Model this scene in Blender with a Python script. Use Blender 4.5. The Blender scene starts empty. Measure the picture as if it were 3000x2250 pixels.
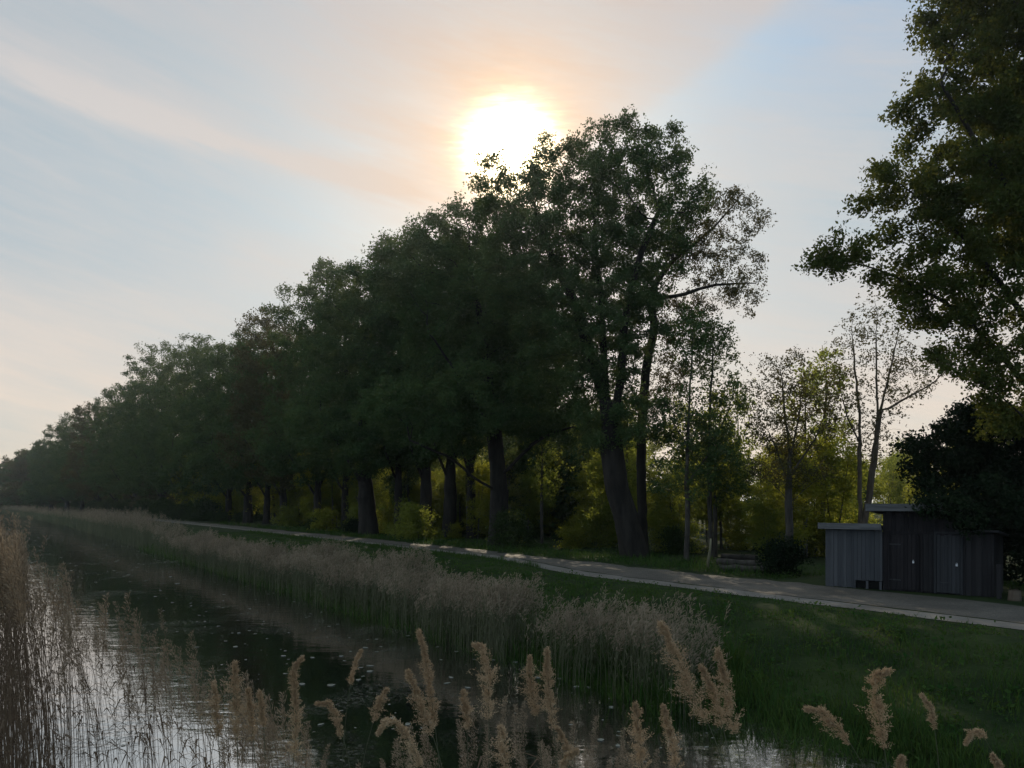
import bpy, math, random
import numpy as np
from mathutils import Vector, Matrix

S = bpy.context.scene
C = S.collection
R = math.radians
EYE = 4.2          # eye height above the canal water
F = 2254.0         # focal length in photograph pixels
HX, HY = 1500.0, 1470.0
BANK = 1.3         # height of road and wood above the water

# ------------------------------------------------------------------ camera, sun, sky, exposure
cd = bpy.data.cameras.new('camera')
cam = bpy.data.objects.new('camera', cd); C.objects.link(cam)
cam.location = (0, 0, EYE); cam.rotation_euler = (R(90), 0, 0)
cd.sensor_width = 36; cd.lens = 36 * F / 3000; cd.shift_y = 0.115
cd.clip_start = 0.1; cd.clip_end = 20000
S.camera = cam

SUN_EL = R(24.2)
sun_dir = Vector((0, math.cos(SUN_EL), math.sin(SUN_EL)))
sd = bpy.data.lights.new('sun', 'SUN'); sd.energy = 2.0; sd.angle = R(0.5); sd.color = (1, .84, .62)
sun = bpy.data.objects.new('sun', sd); C.objects.link(sun)
sun.rotation_euler = sun_dir.to_track_quat('Z', 'Y').to_euler()

S.view_settings.view_transform = 'Standard'; S.view_settings.look = 'None'
S.view_settings.exposure = 0.34; S.view_settings.gamma = 1
S.cycles.max_bounces = 6; S.cycles.diffuse_bounces = 2; S.cycles.glossy_bounces = 3
S.cycles.transmission_bounces = 4; S.cycles.volume_bounces = 0
S.cycles.use_denoising = True
S.cycles.sample_clamp_indirect = 4


class N:
    """tiny expression wrapper round shader math nodes"""
    def __init__(s, nt, sock): s.nt, s.s = nt, sock
    def op(s, kind, *a, clamp=False):
        n = s.nt.nodes.new('ShaderNodeMath'); n.operation = kind; n.use_clamp = clamp
        for i, v in enumerate((s,) + a):
            if isinstance(v, N): s.nt.links.new(v.s, n.inputs[i])
            else: n.inputs[i].default_value = v
        return N(s.nt, n.outputs[0])
    def __add__(s, o): return s.op('ADD', o)
    __radd__ = __add__
    def __sub__(s, o): return s.op('SUBTRACT', o)
    def __rsub__(s, o): return (s * -1.0) + o
    def __mul__(s, o): return s.op('MULTIPLY', o)
    __rmul__ = __mul__
    def __truediv__(s, o): return s.op('DIVIDE', o)
    def clamp(s): return s.op('ADD', 0.0, clamp=True)
    def exp(s): return s.op('EXPONENT')
    def gauss(s, c, w):
        t = (s - c) * (1.0 / w); return (t * t * -1.0).exp()
    def smooth(s, a, b):
        n = s.nt.nodes.new('ShaderNodeMapRange'); n.interpolation_type = 'SMOOTHSTEP'
        s.nt.links.new(s.s, n.inputs[0]); n.inputs[1].default_value = a; n.inputs[2].default_value = b
        return N(s.nt, n.outputs[0])


def combine(nt, x, y, z):
    n = nt.nodes.new('ShaderNodeCombineXYZ')
    for i, v in enumerate((x, y, z)):
        if isinstance(v, N): nt.links.new(v.s, n.inputs[i])
        else: n.inputs[i].default_value = v
    return n.outputs[0]


def noise(nt, vec, scale, detail=3, rough=.55, dist=0.0):
    n = nt.nodes.new('ShaderNodeTexNoise'); n.inputs['Scale'].default_value = scale
    n.inputs['Detail'].default_value = detail; n.inputs['Roughness'].default_value = rough
    n.inputs['Distortion'].default_value = dist
    nt.links.new(vec, n.inputs['Vector']); return N(nt, n.outputs[0])


def mixc(nt, f, a, b, mode='MIX'):
    n = nt.nodes.new('ShaderNodeMix'); n.data_type = 'RGBA'; n.blend_type = mode
    for i, v in ((0, f), (6, a), (7, b)):
        if isinstance(v, N): nt.links.new(v.s, n.inputs[i])
        elif isinstance(v, bpy.types.NodeSocket): nt.links.new(v, n.inputs[i])
        else: n.inputs[i].default_value = v if i == 0 else (*v, 1)
    return n.outputs[2]


def scalec(nt, f, col):   # colour * scalar
    n = nt.nodes.new('ShaderNodeVectorMath'); n.operation = 'SCALE'
    if isinstance(col, bpy.types.NodeSocket): nt.links.new(col, n.inputs[0])
    else: n.inputs[0].default_value = col
    if isinstance(f, N): nt.links.new(f.s, n.inputs[3])
    else: n.inputs[3].default_value = f
    return n.outputs[0]


def addc(nt, a, b):
    n = nt.nodes.new('ShaderNodeVectorMath'); n.operation = 'ADD'
    nt.links.new(a, n.inputs[0]); nt.links.new(b, n.inputs[1]); return n.outputs[0]


def make_world():
    w = bpy.data.worlds.new('World'); S.world = w; w.use_nodes = True
    nt = w.node_tree; nt.nodes.clear()
    tc = nt.nodes.new('ShaderNodeTexCoord')
    sp = nt.nodes.new('ShaderNodeSeparateXYZ'); nt.links.new(tc.outputs['Generated'], sp.inputs[0])
    x, y, z = (N(nt, sp.outputs[i]) for i in range(3))
    az = x.op('ARCTAN2', y) * (180 / math.pi)          # degrees right of the sun
    el = z.op('ARCSINE') * (180 / math.pi)
    dot = nt.nodes.new('ShaderNodeVectorMath'); dot.operation = 'DOT_PRODUCT'
    nt.links.new(tc.outputs['Generated'], dot.inputs[0]); dot.inputs[1].default_value = sun_dir
    th = N(nt, dot.outputs['Value']).op('MINIMUM', 0.999999).op('ARCCOSINE') * (180 / math.pi)
    sky = nt.nodes.new('ShaderNodeTexSky'); sky.sky_type = 'NISHITA'; sky.sun_disc = False
    sky.sun_elevation = SUN_EL; sky.sun_rotation = 0; sky.air_density = 1.2; sky.dust_density = 1.5; sky.ozone_density = 2
    # thin high cloud: drawn-out noise in sky direction
    sl = 0.22
    along = az + el * sl
    across = el - az * -sl
    v1 = combine(nt, along * 0.035, across * 0.16, 0.0)
    n1 = noise(nt, v1, 1.0, 5, .55, .6)
    v2 = combine(nt, along * 0.10, across * 0.9, 3.0)
    n2 = noise(nt, v2, 1.0, 4, .6, .3)
    v3 = combine(nt, az * 0.35, el * 2.6, 7.0)
    n3 = noise(nt, v3, 1.0, 3, .6, .4)
    v4 = combine(nt, along * 0.22, across * 2.2, 11.0)
    n4 = noise(nt, v4, 1.0, 5, .65, .5)
    # the long pale streak on the left, falling to the right
    wob = (n2 - .5) * 1.6
    line = el + az * 0.131 - 20.55 + wob
    streak = (line.gauss(0.25, .62) * az.smooth(-36, -24) + line.gauss(.7, .8) * .45) * az.smooth(-60, -30) * (1.0 - az.smooth(-14, -4))
    upper = line.smooth(-.3, .6) * (1 - line.smooth(1, 5)) * (1.0 - az.smooth(-24, -10))
    # bank of cirrus fanning up from the sun
    edge = az - (el - 27.1) * 2.2 - 9.6 + (n1 - .5) * 5
    fan = (1 - edge.smooth(-1.0, 2.5)) * (az + (el - 27.0) * .5).smooth(-22, -8) * el.smooth(18, 24)
    low = (1 - el.smooth(5, 19))
    gap = (line + 2.6).gauss(0.0, 1.5) * (1 - az.smooth(-16, -8)) + (line - 1.9).gauss(0.0, 1.0) * az.gauss(-13.0, 5.0)
    veil = (0.20 + (n1.smooth(.35, .68)) * .38 + (n2 - .5) * .45 + (n4 - .5) * .5 + streak * .66 + upper * .16 + fan * .42 + low * .6 - gap * .25 - edge.gauss(5.0, 4.5) * .22).clamp()
    # colour of the lit cloud: warm near sun and horizon, cool grey aloft
    near = (th * (-1 / 6.5)).exp()
    hor = (el * (-1 / 9.0)).exp()
    ccol = mixc(nt, el.smooth(22, 33), (.57, .555, .555), (.49, .485, .505))
    ccol = mixc(nt, hor.clamp(), ccol, (.86, .70, .53))
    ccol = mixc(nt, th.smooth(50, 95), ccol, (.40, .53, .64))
    ccol = mixc(nt, (near * 1.05).clamp(), ccol, (.95, .60, .33))
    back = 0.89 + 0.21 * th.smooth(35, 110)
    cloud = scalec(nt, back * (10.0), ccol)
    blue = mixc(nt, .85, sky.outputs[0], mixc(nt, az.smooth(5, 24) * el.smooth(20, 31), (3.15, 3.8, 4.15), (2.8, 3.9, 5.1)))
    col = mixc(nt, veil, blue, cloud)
    # the sun behind the thin cloud
    tn = th + (n3 - .5) * 1.9
    core = (tn * tn * (-1 / (1.9 ** 2))).exp() * 140.0
    ring = (tn * (-1 / 2.5)).exp() * 13.0
    col = addc(nt, col, scalec(nt, core, (1, .84, .50)))
    col = addc(nt, col, scalec(nt, ring, (.62, .30, .08)))
    bg = nt.nodes.new('ShaderNodeBackground'); bg.inputs[1].default_value = 0.1
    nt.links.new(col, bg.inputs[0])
    out = nt.nodes.new('ShaderNodeOutputWorld'); nt.links.new(bg.outputs[0], out.inputs[0])
    w.cycles.sampling_method = 'MANUAL'; w.cycles.sample_map_resolution = 2048


make_world()

# ------------------------------------------------------------------ helpers
rng = np.random.default_rng(7)


def P(px, py, d):
    """photograph direction at a real distance -> world point"""
    return np.array(((px - HX) / F * d, d, EYE - (py - HY) / F * d))


def G(px, d, z=BANK):
    return np.array(((px - HX) / F * d, d, z))


CU, CV = np.array((-.564, .826)), np.array((.826, .564))   # along and across the canal


def wbend(u):   # canal swings left far away
    a = np.maximum(np.minimum(u, 420) - 80, 0); b = np.maximum(np.minimum(u, 420) - 270, 0)
    return -1e-4 * a * a - 4e-4 * b * b


def tbend(u):
    a = np.maximum(np.minimum(u, 420) - 80, 0)
    return -3e-4 * a * a


def UV(u, v):
    u = np.asarray(u, float); v = np.asarray(v, float)
    return np.stack([CU[0] * u + CV[0] * v, CU[1] * u + CV[1] * v], -1)


def sstep(x, a, b):
    t = np.clip((x - a) / (b - a), 0, 1); return t * t * (3 - 2 * t)


def ground_z(u, v):
    """terrain height; v measured in the straight canal frame after removing the bend"""
    near = -.45 + sstep(-v, -1.2, 3.5) * 1.9
    mound = -.45 + 2.95 * (1 - sstep(np.hypot(u - .5, v + .5), 1.6, 6.2))
    near = np.maximum(near, mound)
    w = v - 11.5
    far = -.45 + sstep(w, -.6, 1.6) * .75 + sstep(w, 0.6, 6.8) * 1.0
    return np.where(v < 8.0, near, far)


def far_z(u, v):
    return ground_z(u, np.maximum(v, 8.0))


def new_obj(name, me, mats, parent=None):
    o = bpy.data.objects.new(name, me); C.objects.link(o)
    for m in (mats if isinstance(mats, (list, tuple)) else [mats]): me.materials.append(m)
    if parent is not None: o.parent = parent
    return o


def mesh_np(name, verts, faces, smooth=False, mat_idx=None):
    """faces: (n,k) int array, all faces with k corners"""
    me = bpy.data.meshes.new(name)
    verts = np.ascontiguousarray(verts, dtype=np.float32); faces = np.ascontiguousarray(faces, dtype=np.int32)
    k = faces.shape[1]
    me.vertices.add(len(verts)); me.vertices.foreach_set('co', verts.ravel())
    me.loops.add(faces.size); me.loops.foreach_set('vertex_index', faces.ravel())
    me.polygons.add(len(faces)); me.polygons.foreach_set('loop_start', np.arange(0, faces.size, k, dtype=np.int32))
    if mat_idx is not None: me.polygons.foreach_set('material_index', np.asarray(mat_idx, dtype=np.int32))
    me.polygons.foreach_set('use_smooth', np.full(len(faces), smooth))
    me.update(calc_edges=True)
    return me


class MB:
    """collects quads"""
    def __init__(s): s.v, s.f, s.n = [], [], 0
    def quads(s, v, f):
        v = np.asarray(v, float).reshape(-1, 3); s.v.append(v); s.f.append(np.asarray(f) + s.n); s.n += len(v)
    def box(s, o, ax, ay, az):
        """box from corner o along three edge vectors"""
        o, ax, ay, az = (np.asarray(t, float) for t in (o, ax, ay, az))
        v = [o, o + ax, o + ax + ay, o + ay]; v += [p + az for p in v]
        s.quads(v, [[0, 3, 2, 1], [4, 5, 6, 7], [0, 1, 5, 4], [1, 2, 6, 5], [2, 3, 7, 6], [3, 0, 4, 7]])
    def tube(s, pts, rad, k=6, cap=True):
        pts = np.asarray(pts, float); rad = np.broadcast_to(np.asarray(rad, float), (len(pts),))
        t = np.gradient(pts, axis=0); t /= np.linalg.norm(t, axis=1)[:, None] + 1e-9
        ref = np.where(np.abs(t[:, 2:3]) > .9, np.array([[1., 0, 0]]), np.array([[0., 0, 1]]))
        a = np.cross(t, ref); a /= np.linalg.norm(a, axis=1)[:, None]; b = np.cross(t, a)
        an = np.arange(k) * 2 * np.pi / k
        ring = pts[:, None] + rad[:, None, None] * (a[:, None] * np.cos(an)[None, :, None] + b[:, None] * np.sin(an)[None, :, None])
        f = []
        for i in range(len(pts) - 1):
            for j in range(k): f.append([i * k + j, i * k + (j + 1) % k, (i + 1) * k + (j + 1) % k, (i + 1) * k + j])
        v = ring.reshape(-1, 3)
        if cap:
            n = len(v); v = np.vstack([v, pts[:1], pts[-1:]]); e = (len(pts) - 1) * k
            for j in range(0, k, 2):
                f.append([n, (j + 2) % k, j + 1, j]); f.append([n + 1, e + j, e + j + 1, e + (j + 2) % k])
        s.quads(v, f)
    def build(s, name, mats, parent=None, smooth=False):
        me = mesh_np(name, np.vstack(s.v), np.vstack(s.f), smooth); return new_obj(name, me, mats, parent)


def tag(o, label=None, cat=None, group=None, kind=None):
    if label: o['label'] = label
    if cat: o['category'] = cat
    if group: o['group'] = group
    if kind: o['kind'] = kind
    return o


def empty(name, loc):
    o = bpy.data.objects.new(name, None); C.objects.link(o); o.location = [float(t) for t in loc]
    o.empty_display_size = .3
    return o


def copy_tree(o):
    c = o.copy(); C.objects.link(c)
    for ch in list(o.children):
        k = ch.copy(); C.objects.link(k); k.parent = c
        for g in list(ch.children):
            h = g.copy(); C.objects.link(h); h.parent = k
    return c


# ------------------------------------------------------------------ materials
def new_mat(name):
    m = bpy.data.materials.new(name); m.use_nodes = True; nt = m.node_tree; nt.nodes.clear()
    out = nt.nodes.new('ShaderNodeOutputMaterial'); return m, nt, out


def leaf_mat(name, c1, c2, trans=.45, tcol=None, gloss=.0, nscale=.55):
    m, nt, out = new_mat(name)
    g = nt.nodes.new('ShaderNodeNewGeometry')
    tc = nt.nodes.new('ShaderNodeTexCoord')
    isl = N(nt, g.outputs['Random Per Island'])
    n = noise(nt, tc.outputs['Object'], nscale, 3)
    f = (isl * .6 + n.smooth(.3, .7) * .5 - .05).clamp()
    col = mixc(nt, f, c1, c2)
    d = nt.nodes.new('ShaderNodeBsdfDiffuse'); nt.links.new(col, d.inputs[0])
    t = nt.nodes.new('ShaderNodeBsdfTranslucent')
    if tcol is None: nt.links.new(col, t.inputs[0])
    else: nt.links.new(mixc(nt, f, tcol[0], tcol[1]), t.inputs[0])
    mx = nt.nodes.new('ShaderNodeMixShader'); mx.inputs[0].default_value = trans
    nt.links.new(d.outputs[0], mx.inputs[1]); nt.links.new(t.outputs[0], mx.inputs[2])
    sh = mx.outputs[0]
    if gloss:
        gl = nt.nodes.new('ShaderNodeBsdfGlossy'); gl.inputs['Roughness'].default_value = .45
        gl.inputs[0].default_value = (.8, .8, .8, 1)
        m2 = nt.nodes.new('ShaderNodeMixShader'); m2.inputs[0].default_value = gloss
        nt.links.new(sh, m2.inputs[1]); nt.links.new(gl.outputs[0], m2.inputs[2]); sh = m2.outputs[0]
    nt.links.new(sh, out.inputs[0]); return m


def solid_mat(name, c1, c2, scale=4.0, rough=.85, stretch=(1, 1, 1), bump=.0, detail=4, island=0.0, bscale=None):
    m, nt, out = new_mat(name)
    b = nt.nodes.new('ShaderNodeBsdfPrincipled'); b.inputs['Roughness'].default_value = rough
    b.inputs['Specular IOR Level'].default_value = .25
    tc = nt.nodes.new('ShaderNodeTexCoord'); mp = nt.nodes.new('ShaderNodeMapping')
    mp.inputs['Scale'].default_value = stretch; nt.links.new(tc.outputs['Object'], mp.inputs[0])
    n = noise(nt, mp.outputs[0], scale, detail, .6)
    f = n.smooth(.3, .7)
    if island:
        g = nt.nodes.new('ShaderNodeNewGeometry'); f = (f * (1 - island) + N(nt, g.outputs['Random Per Island']) * island).clamp()
    nt.links.new(mixc(nt, f, c1, c2), b.inputs['Base Color'])
    if bump:
        bp = nt.nodes.new('ShaderNodeBump'); bp.inputs['Strength'].default_value = bump; bp.inputs['Distance'].default_value = .05
        n2 = noise(nt, mp.outputs[0], bscale or scale * 3, 5, .65); nt.links.new(n2.s, bp.inputs['Height'])
        nt.links.new(bp.outputs[0], b.inputs['Normal'])
    nt.links.new(b.outputs[0], out.inputs[0]); return m


M = {}
M['oak_leaf'] = leaf_mat('oak_leaf', (.042, .094, .038), (.078, .125, .048), .4, ((.07, .10, .025), (.12, .14, .035)))
M['oak_leaf_brown'] = leaf_mat('oak_leaf_brown', (.056, .066, .032), (.092, .096, .044), .4, ((.09, .08, .025), (.13, .10, .03)))
M['near_oak_leaf'] = leaf_mat('near_oak_leaf', (.036, .062, .020), (.080, .100, .028), .42, ((.09, .11, .018), (.15, .15, .028)))
M['young_leaf'] = leaf_mat('young_leaf', (.055, .090, .026), (.10, .13, .036), .62, ((.25, .31, .05), (.36, .37, .06)))
M['yellow_leaf'] = leaf_mat('yellow_leaf', (.075, .105, .024), (.11, .13, .032), .65, ((.30, .33, .04), (.44, .43, .055)))
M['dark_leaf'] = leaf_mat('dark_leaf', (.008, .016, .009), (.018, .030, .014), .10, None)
M['bush_leaf'] = leaf_mat('bush_leaf', (.030, .050, .020), (.055, .080, .026), .4)
M['grass'] = leaf_mat('grass', (.022, .066, .018), (.066, .110, .030), .35, ((.04, .09, .015), (.10, .13, .025)), nscale=1.1)
M['bark'] = solid_mat('bark', (.013, .011, .0095), (.034, .029, .025), 3.0, .95, (1, 1, .25), .9, 6)
M['bark_grey'] = solid_mat('bark_grey', (.035, .030, .026), (.085, .075, .065), 4.0, .95, (1, 1, .3), .6, 5)
M['bark_tan'] = solid_mat('bark_tan', (.060, .045, .034), (.13, .10, .075), 4.0, .95, (1, 1, .3), .5, 5)
M['reed_stem'] = leaf_mat('reed_stem', (.085, .095, .055), (.16, .158, .10), .3)
M['reed_red'] = leaf_mat('reed_red', (.10, .068, .048), (.19, .14, .095), .25)
M['reed_plume'] = leaf_mat('reed_plume', (.20, .16, .115), (.35, .285, .21), .45)
M['reed_rust'] = leaf_mat('reed_rust', (.20, .15, .10), (.38, .30, .21), .5)
M['hero_plume'] = leaf_mat('hero_plume', (.36, .245, .145), (.66, .51, .34), .45)
M['pad'] = solid_mat('pad', (.12, .13, .10), (.30, .30, .26), 6, .25)
M['timber_grey'] = solid_mat('timber_grey', (.040, .043, .050), (.085, .086, .094), 5, .9, (1, 1, .12), .5, 5, .65)
M['timber_dark'] = solid_mat('timber_dark', (.010, .009, .011), (.026, .022, .024), 5, .9, (1, 1, .12), .5, 5, .65)
M['timber_mid'] = solid_mat('timber_mid', (.014, .013, .015), (.034, .031, .033), 5, .9, (1, 1, .12), .5, 5, .65)
M['timber_door'] = solid_mat('timber_door', (.022, .023, .026), (.050, .050, .056), 5, .9, (1, 1, .12), .5, 5, .65)
M['fascia'] = solid_mat('fascia', (.085, .085, .09), (.14, .14, .145), 3, .8, (.2, .2, 4), .4, 5)
M['felt'] = solid_mat('felt', (.03, .03, .034), (.06, .06, .064), 8, .95, (1, 1, 1), .4)
M['steel'] = solid_mat('steel', (.55, .55, .58), (.75, .75, .78), 8, .3)
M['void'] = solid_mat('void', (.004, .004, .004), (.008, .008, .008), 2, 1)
M['pale_wood'] = solid_mat('pale_wood', (.11, .10, .06), (.22, .20, .13), 5, .9, (1, 1, .2), .4)


def ground_mat():
    m, nt, out = new_mat('ground')
    b = nt.nodes.new('ShaderNodeBsdfPrincipled'); b.inputs['Roughness'].default_value = 1; b.inputs['Specular IOR Level'].default_value = .1
    g = nt.nodes.new('ShaderNodeNewGeometry'); pos = g.outputs['Position']
    n1 = noise(nt, pos, .5, 5, .6); n2 = noise(nt, pos, 4.0, 4, .65)
    grass = mixc(nt, n1.smooth(.35, .65), (.014, .026, .009), (.030, .046, .014))
    grass = mixc(nt, n2.smooth(.55, .8) * .6, grass, (.045, .040, .022))
    nt.links.new(grass, b.inputs['Base Color'])
    bp = nt.nodes.new('ShaderNodeBump'); bp.inputs['Strength'].default_value = .8; bp.inputs['Distance'].default_value = .08
    nt.links.new(n2.s, bp.inputs['Height']); nt.links.new(bp.outputs[0], b.inputs['Normal'])
    nt.links.new(b.outputs[0], out.inputs[0]); return m


def road_mat(name, c1, c2, brick):
    m, nt, out = new_mat(name)
    b = nt.nodes.new('ShaderNodeBsdfPrincipled'); b.inputs['Roughness'].default_value = .8; b.inputs['Specular IOR Level'].default_value = .3
    g = nt.nodes.new('ShaderNodeNewGeometry'); pos = g.outputs['Position']
    n1 = noise(nt, pos, .6, 5, .65); n2 = noise(nt, pos, 9, 4, .7)
    col = mixc(nt, n1.smooth(.3, .7), c1, c2)
    col = mixc(nt, n2.smooth(.45, .75) * .45, col, (.05, .046, .04))
    mp = nt.nodes.new('ShaderNodeMapping'); mp.inputs['Rotation'].default_value = (0, 0, R(-34.3)); nt.links.new(pos, mp.inputs[0])
    if brick:
        bt = nt.nodes.new('ShaderNodeTexBrick'); bt.inputs['Scale'].default_value = 5
        bt.inputs['Color1'].default_value = (.75, .75, .75, 1); bt.inputs['Color2'].default_value = (1.1, 1.05, 1.0, 1)
        bt.inputs['Mortar'].default_value = (.35, .37, .3, 1); bt.inputs['Mortar Size'].default_value = .03
        nt.links.new(mp.outputs[0], bt.inputs[0])
        col = mixc(nt, .85, col, bt.outputs[0], 'MULTIPLY')
    nt.links.new(col, b.inputs['Base Color'])
    bp = nt.nodes.new('ShaderNodeBump'); bp.inputs['Strength'].default_value = .5; bp.inputs['Distance'].default_value = .02
    nt.links.new(n2.s, bp.inputs['Height']); nt.links.new(bp.outputs[0], b.inputs['Normal'])
    nt.links.new(b.outputs[0], out.inputs[0]); return m


def water_mat():
    m, nt, out = new_mat('water')
    g = nt.nodes.new('ShaderNodeNewGeometry'); pos = g.outputs['Position']
    mp = nt.nodes.new('ShaderNodeMapping'); mp.inputs['Scale'].default_value = (1, 1.8, 1); nt.links.new(pos, mp.inputs[0])
    a = noise(nt, mp.outputs[0], 1.1, 2, .5); c = noise(nt, mp.outputs[0], 7.0, 3, .55, .4)
    calm = noise(nt, pos, .13, 3, .6).smooth(.50, .66)
    h = a * .35 + c * (.03 + calm * .07)
    bp = nt.nodes.new('ShaderNodeBump'); bp.inputs['Strength'].default_value = 1.0; bp.inputs['Distance'].default_value = .026
    nt.links.new(h.s, bp.inputs['Height'])
    b = nt.nodes.new('ShaderNodeBsdfPrincipled'); b.inputs['Base Color'].default_value = (.006, .007, .006, 1)
    b.inputs['IOR'].default_value = 10.0; b.inputs['Roughness'].default_value = .03
    nt.links.new(bp.outputs[0], b.inputs['Normal'])
    # patches of scum on the surface
    sc = noise(nt, pos, .24, 4, .6, .5).smooth(.50, .66) * noise(nt, pos, 9, 4, .75).smooth(.47, .60)
    d = nt.nodes.new('ShaderNodeBsdfDiffuse'); d.inputs[0].default_value = (.11, .105, .085, 1)
    mx = nt.nodes.new('ShaderNodeMixShader'); nt.links.new((sc * .8).s, mx.inputs[0])
    nt.links.new(b.outputs[0], mx.inputs[1]); nt.links.new(d.outputs[0], mx.inputs[2])
    nt.links.new(mx.outputs[0], out.inputs[0]); return m


M['ground'] = ground_mat()
M['track'] = road_mat('track', (.095, .088, .078), (.15, .138, .122), True)
M['path'] = road_mat('path', (.125, .115, .10), (.20, .185, .165), False)
M['water'] = water_mat()

# ------------------------------------------------------------------ ground, water, road
def build_ground():
    us = np.unique(np.concatenate([np.arange(-40, 40, .6), np.arange(40, 150, 2.0), np.arange(150, 460, 6.0), np.geomspace(460, 2600, 14), -np.geomspace(40, 1500, 10)]))
    vs = np.unique(np.concatenate([np.arange(-12, 30, .35), np.arange(30, 100, 4), np.geomspace(100, 2200, 12), -np.geomspace(12, 2200, 16)]))
    uu, vv = np.meshgrid(us, vs, indexing='ij')
    z = ground_z(uu, vv)
    bump = .05 * np.sin(uu * 1.3 + vv * .7) * np.sin(vv * 1.9 - uu * .4) + .03 * np.sin(uu * 3.1) * np.sin(vv * 2.7 + 1)
    road = (vv > 18.6) & (vv < 26.5)
    z = z + np.where(road, 0, bump) * np.where(np.abs(uu) < 200, 1, 0)
    b = wbend(uu) * (1 - sstep(np.abs(vv - 6), 40, 300))
    xy = UV(uu, vv + b)
    verts = np.concatenate([xy, z[..., None]], -1).reshape(-1, 3)
    nu, nv = uu.shape
    i = np.arange(nu * nv).reshape(nu, nv)
    f = np.stack([i[:-1, :-1], i[1:, :-1], i[1:, 1:], i[:-1, 1:]], -1).reshape(-1, 4)[:, ::-1]
    o = new_obj('ground', mesh_np('ground', verts, f, True), M['ground'])
    tag(o, 'dark grassy ground of both canal banks', 'ground', kind='structure')
    u = np.concatenate([np.arange(-60, 150, 3.0), np.arange(150, 460, 8.0)])
    l = np.concatenate([UV(u, -1.6 + wbend(u)), np.zeros((len(u), 1))], 1)
    r = np.concatenate([UV(u, 12.6 + wbend(u)), np.zeros((len(u), 1))], 1)
    n = len(u); k = np.arange(n - 1)
    f = np.stack([k, k + n, k + n + 1, k + 1], -1)
    o = new_obj('water', mesh_np('water', np.vstack([l, r]), f), M['water'])
    tag(o, 'still dark canal water mirroring trees and sky', 'canal', kind='structure')


def v_near(u): return 19.25 + 2.4 * sstep(u, 22, 36)
def v_far(u): return 23.7 + .9 * sstep(u, 25, 45)


def build_road():
    u = np.arange(-30, 200, .7)
    jit = lambda a: (rng.random(len(u)) - .5) * a
    def strip(v0, v1, z, name, mat, label):
        k = 5; t = np.linspace(0, 1, k)
        v = v0[:, None] + (v1 - v0)[:, None] * t
        b = (wbend(u) + tbend(u))[:, None] * .5
        p = np.concatenate([UV(np.repeat(u[:, None], k, 1), v + b), np.full((len(u), k, 1), z)], -1)
        i = np.arange(len(u) * k).reshape(len(u), k)
        f = np.stack([i[:-1, :-1], i[:-1, 1:], i[1:, 1:], i[1:, :-1]], -1).reshape(-1, 4)
        o = new_obj(name, mesh_np(name, p.reshape(-1, 3), f, True), mat)
        tag(o, label, 'road', kind='structure')
    zt = float(ground_z(0., 20.)) + .0
    wav = lambda a, b: .5 * (np.sin(u * a) + np.sin(u * a * 2.3 + b))
    strip(v_near(u) + 1.15 + jit(.14), v_far(u) + jit(.45) + .25 * wav(.5, 1), zt + .010, 'road', M['track'], 'grey paved track along the tree row')
    strip(v_near(u) + jit(.16) + .08 * wav(.7, 2), v_near(u) + 1.0 + jit(.14) + .05 * wav(.9, 4), zt + .014, 'path', M['path'], 'pale narrow concrete path beside the paved track')


build_ground()
build_road()


# ------------------------------------------------------------------ trees
def colonize(trunks, blobs, n_attr, D, rg, kill=1.7, jitter=.25, up=.06, max_it=140, shell=.55):
    """grow a skeleton from trunk polylines into crown blobs; returns node positions and parents"""
    pos, par = [], []
    for k, line in enumerate(trunks):
        line = np.asarray(line, float)
        seg = np.linalg.norm(np.diff(line, axis=0), axis=1); L = np.concatenate([[0], np.cumsum(seg)])
        m = max(2, int(L[-1] / D) + 1); t = np.linspace(0, L[-1], m)
        # smooth the polyline
        pts = np.stack([np.interp(t, L, line[:, i]) for i in range(3)], 1)
        for _ in range(2): pts[1:-1] = (pts[:-2] + 2 * pts[1:-1] + pts[2:]) / 4
        pts[1:-1] += rg.normal(0, .035 * min(1, D), pts[1:-1].shape)
        if k == 0: prev = -1; start = 0
        else:
            a = np.array(pos); prev = int(np.argmin(((a - pts[0]) ** 2).sum(1))); start = 1
        for p in pts[start:]:
            pos.append(p); par.append(prev); prev = len(pos) - 1
    w = np.array([b[2] * np.prod(b[1]) for b in blobs]); w = w / w.sum()
    A = []
    for (c, r, _), k in zip(blobs, rg.multinomial(n_attr, w)):
        q = rg.normal(size=(k, 3)); q /= np.linalg.norm(q, axis=1)[:, None]
        A.append(np.asarray(c) + q * (rg.random((k, 1)) ** shell) * np.asarray(r))
    A = np.vstack(A)
    pos = [np.asarray(p) for p in pos]
    X = np.array(pos)
    d2 = ((A[:, None] - X[None]) ** 2).sum(2); near = d2.argmin(1); nd = d2.min(1)
    alive = np.ones(len(A), bool)
    for it in range(max_it):
        idx = np.where(alive)[0]
        if len(idx) == 0: break
        u_, inv = np.unique(near[idx], return_inverse=True)
        dirs = A[idx] - X[near[idx]]; dirs /= np.linalg.norm(dirs, axis=1)[:, None] + 1e-9
        acc = np.zeros((len(u_), 3)); np.add.at(acc, inv, dirs)
        acc /= np.linalg.norm(acc, axis=1)[:, None] + 1e-9
        acc += rg.normal(0, jitter, acc.shape); acc[:, 2] += up
        acc /= np.linalg.norm(acc, axis=1)[:, None]
        newp = X[u_] + acc * D
        base = len(X); X = np.vstack([X, newp]); par += list(u_)
        d2 = ((A[idx][:, None] - newp[None]) ** 2).sum(2); j = d2.argmin(1); m = d2.min(1)
        better = m < nd[idx]
        near[idx[better]] = base + j[better]; nd[idx[better]] = m[better]
        alive[idx] &= nd[idx] > (kill * D) ** 2
    return X, np.array(par)


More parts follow.
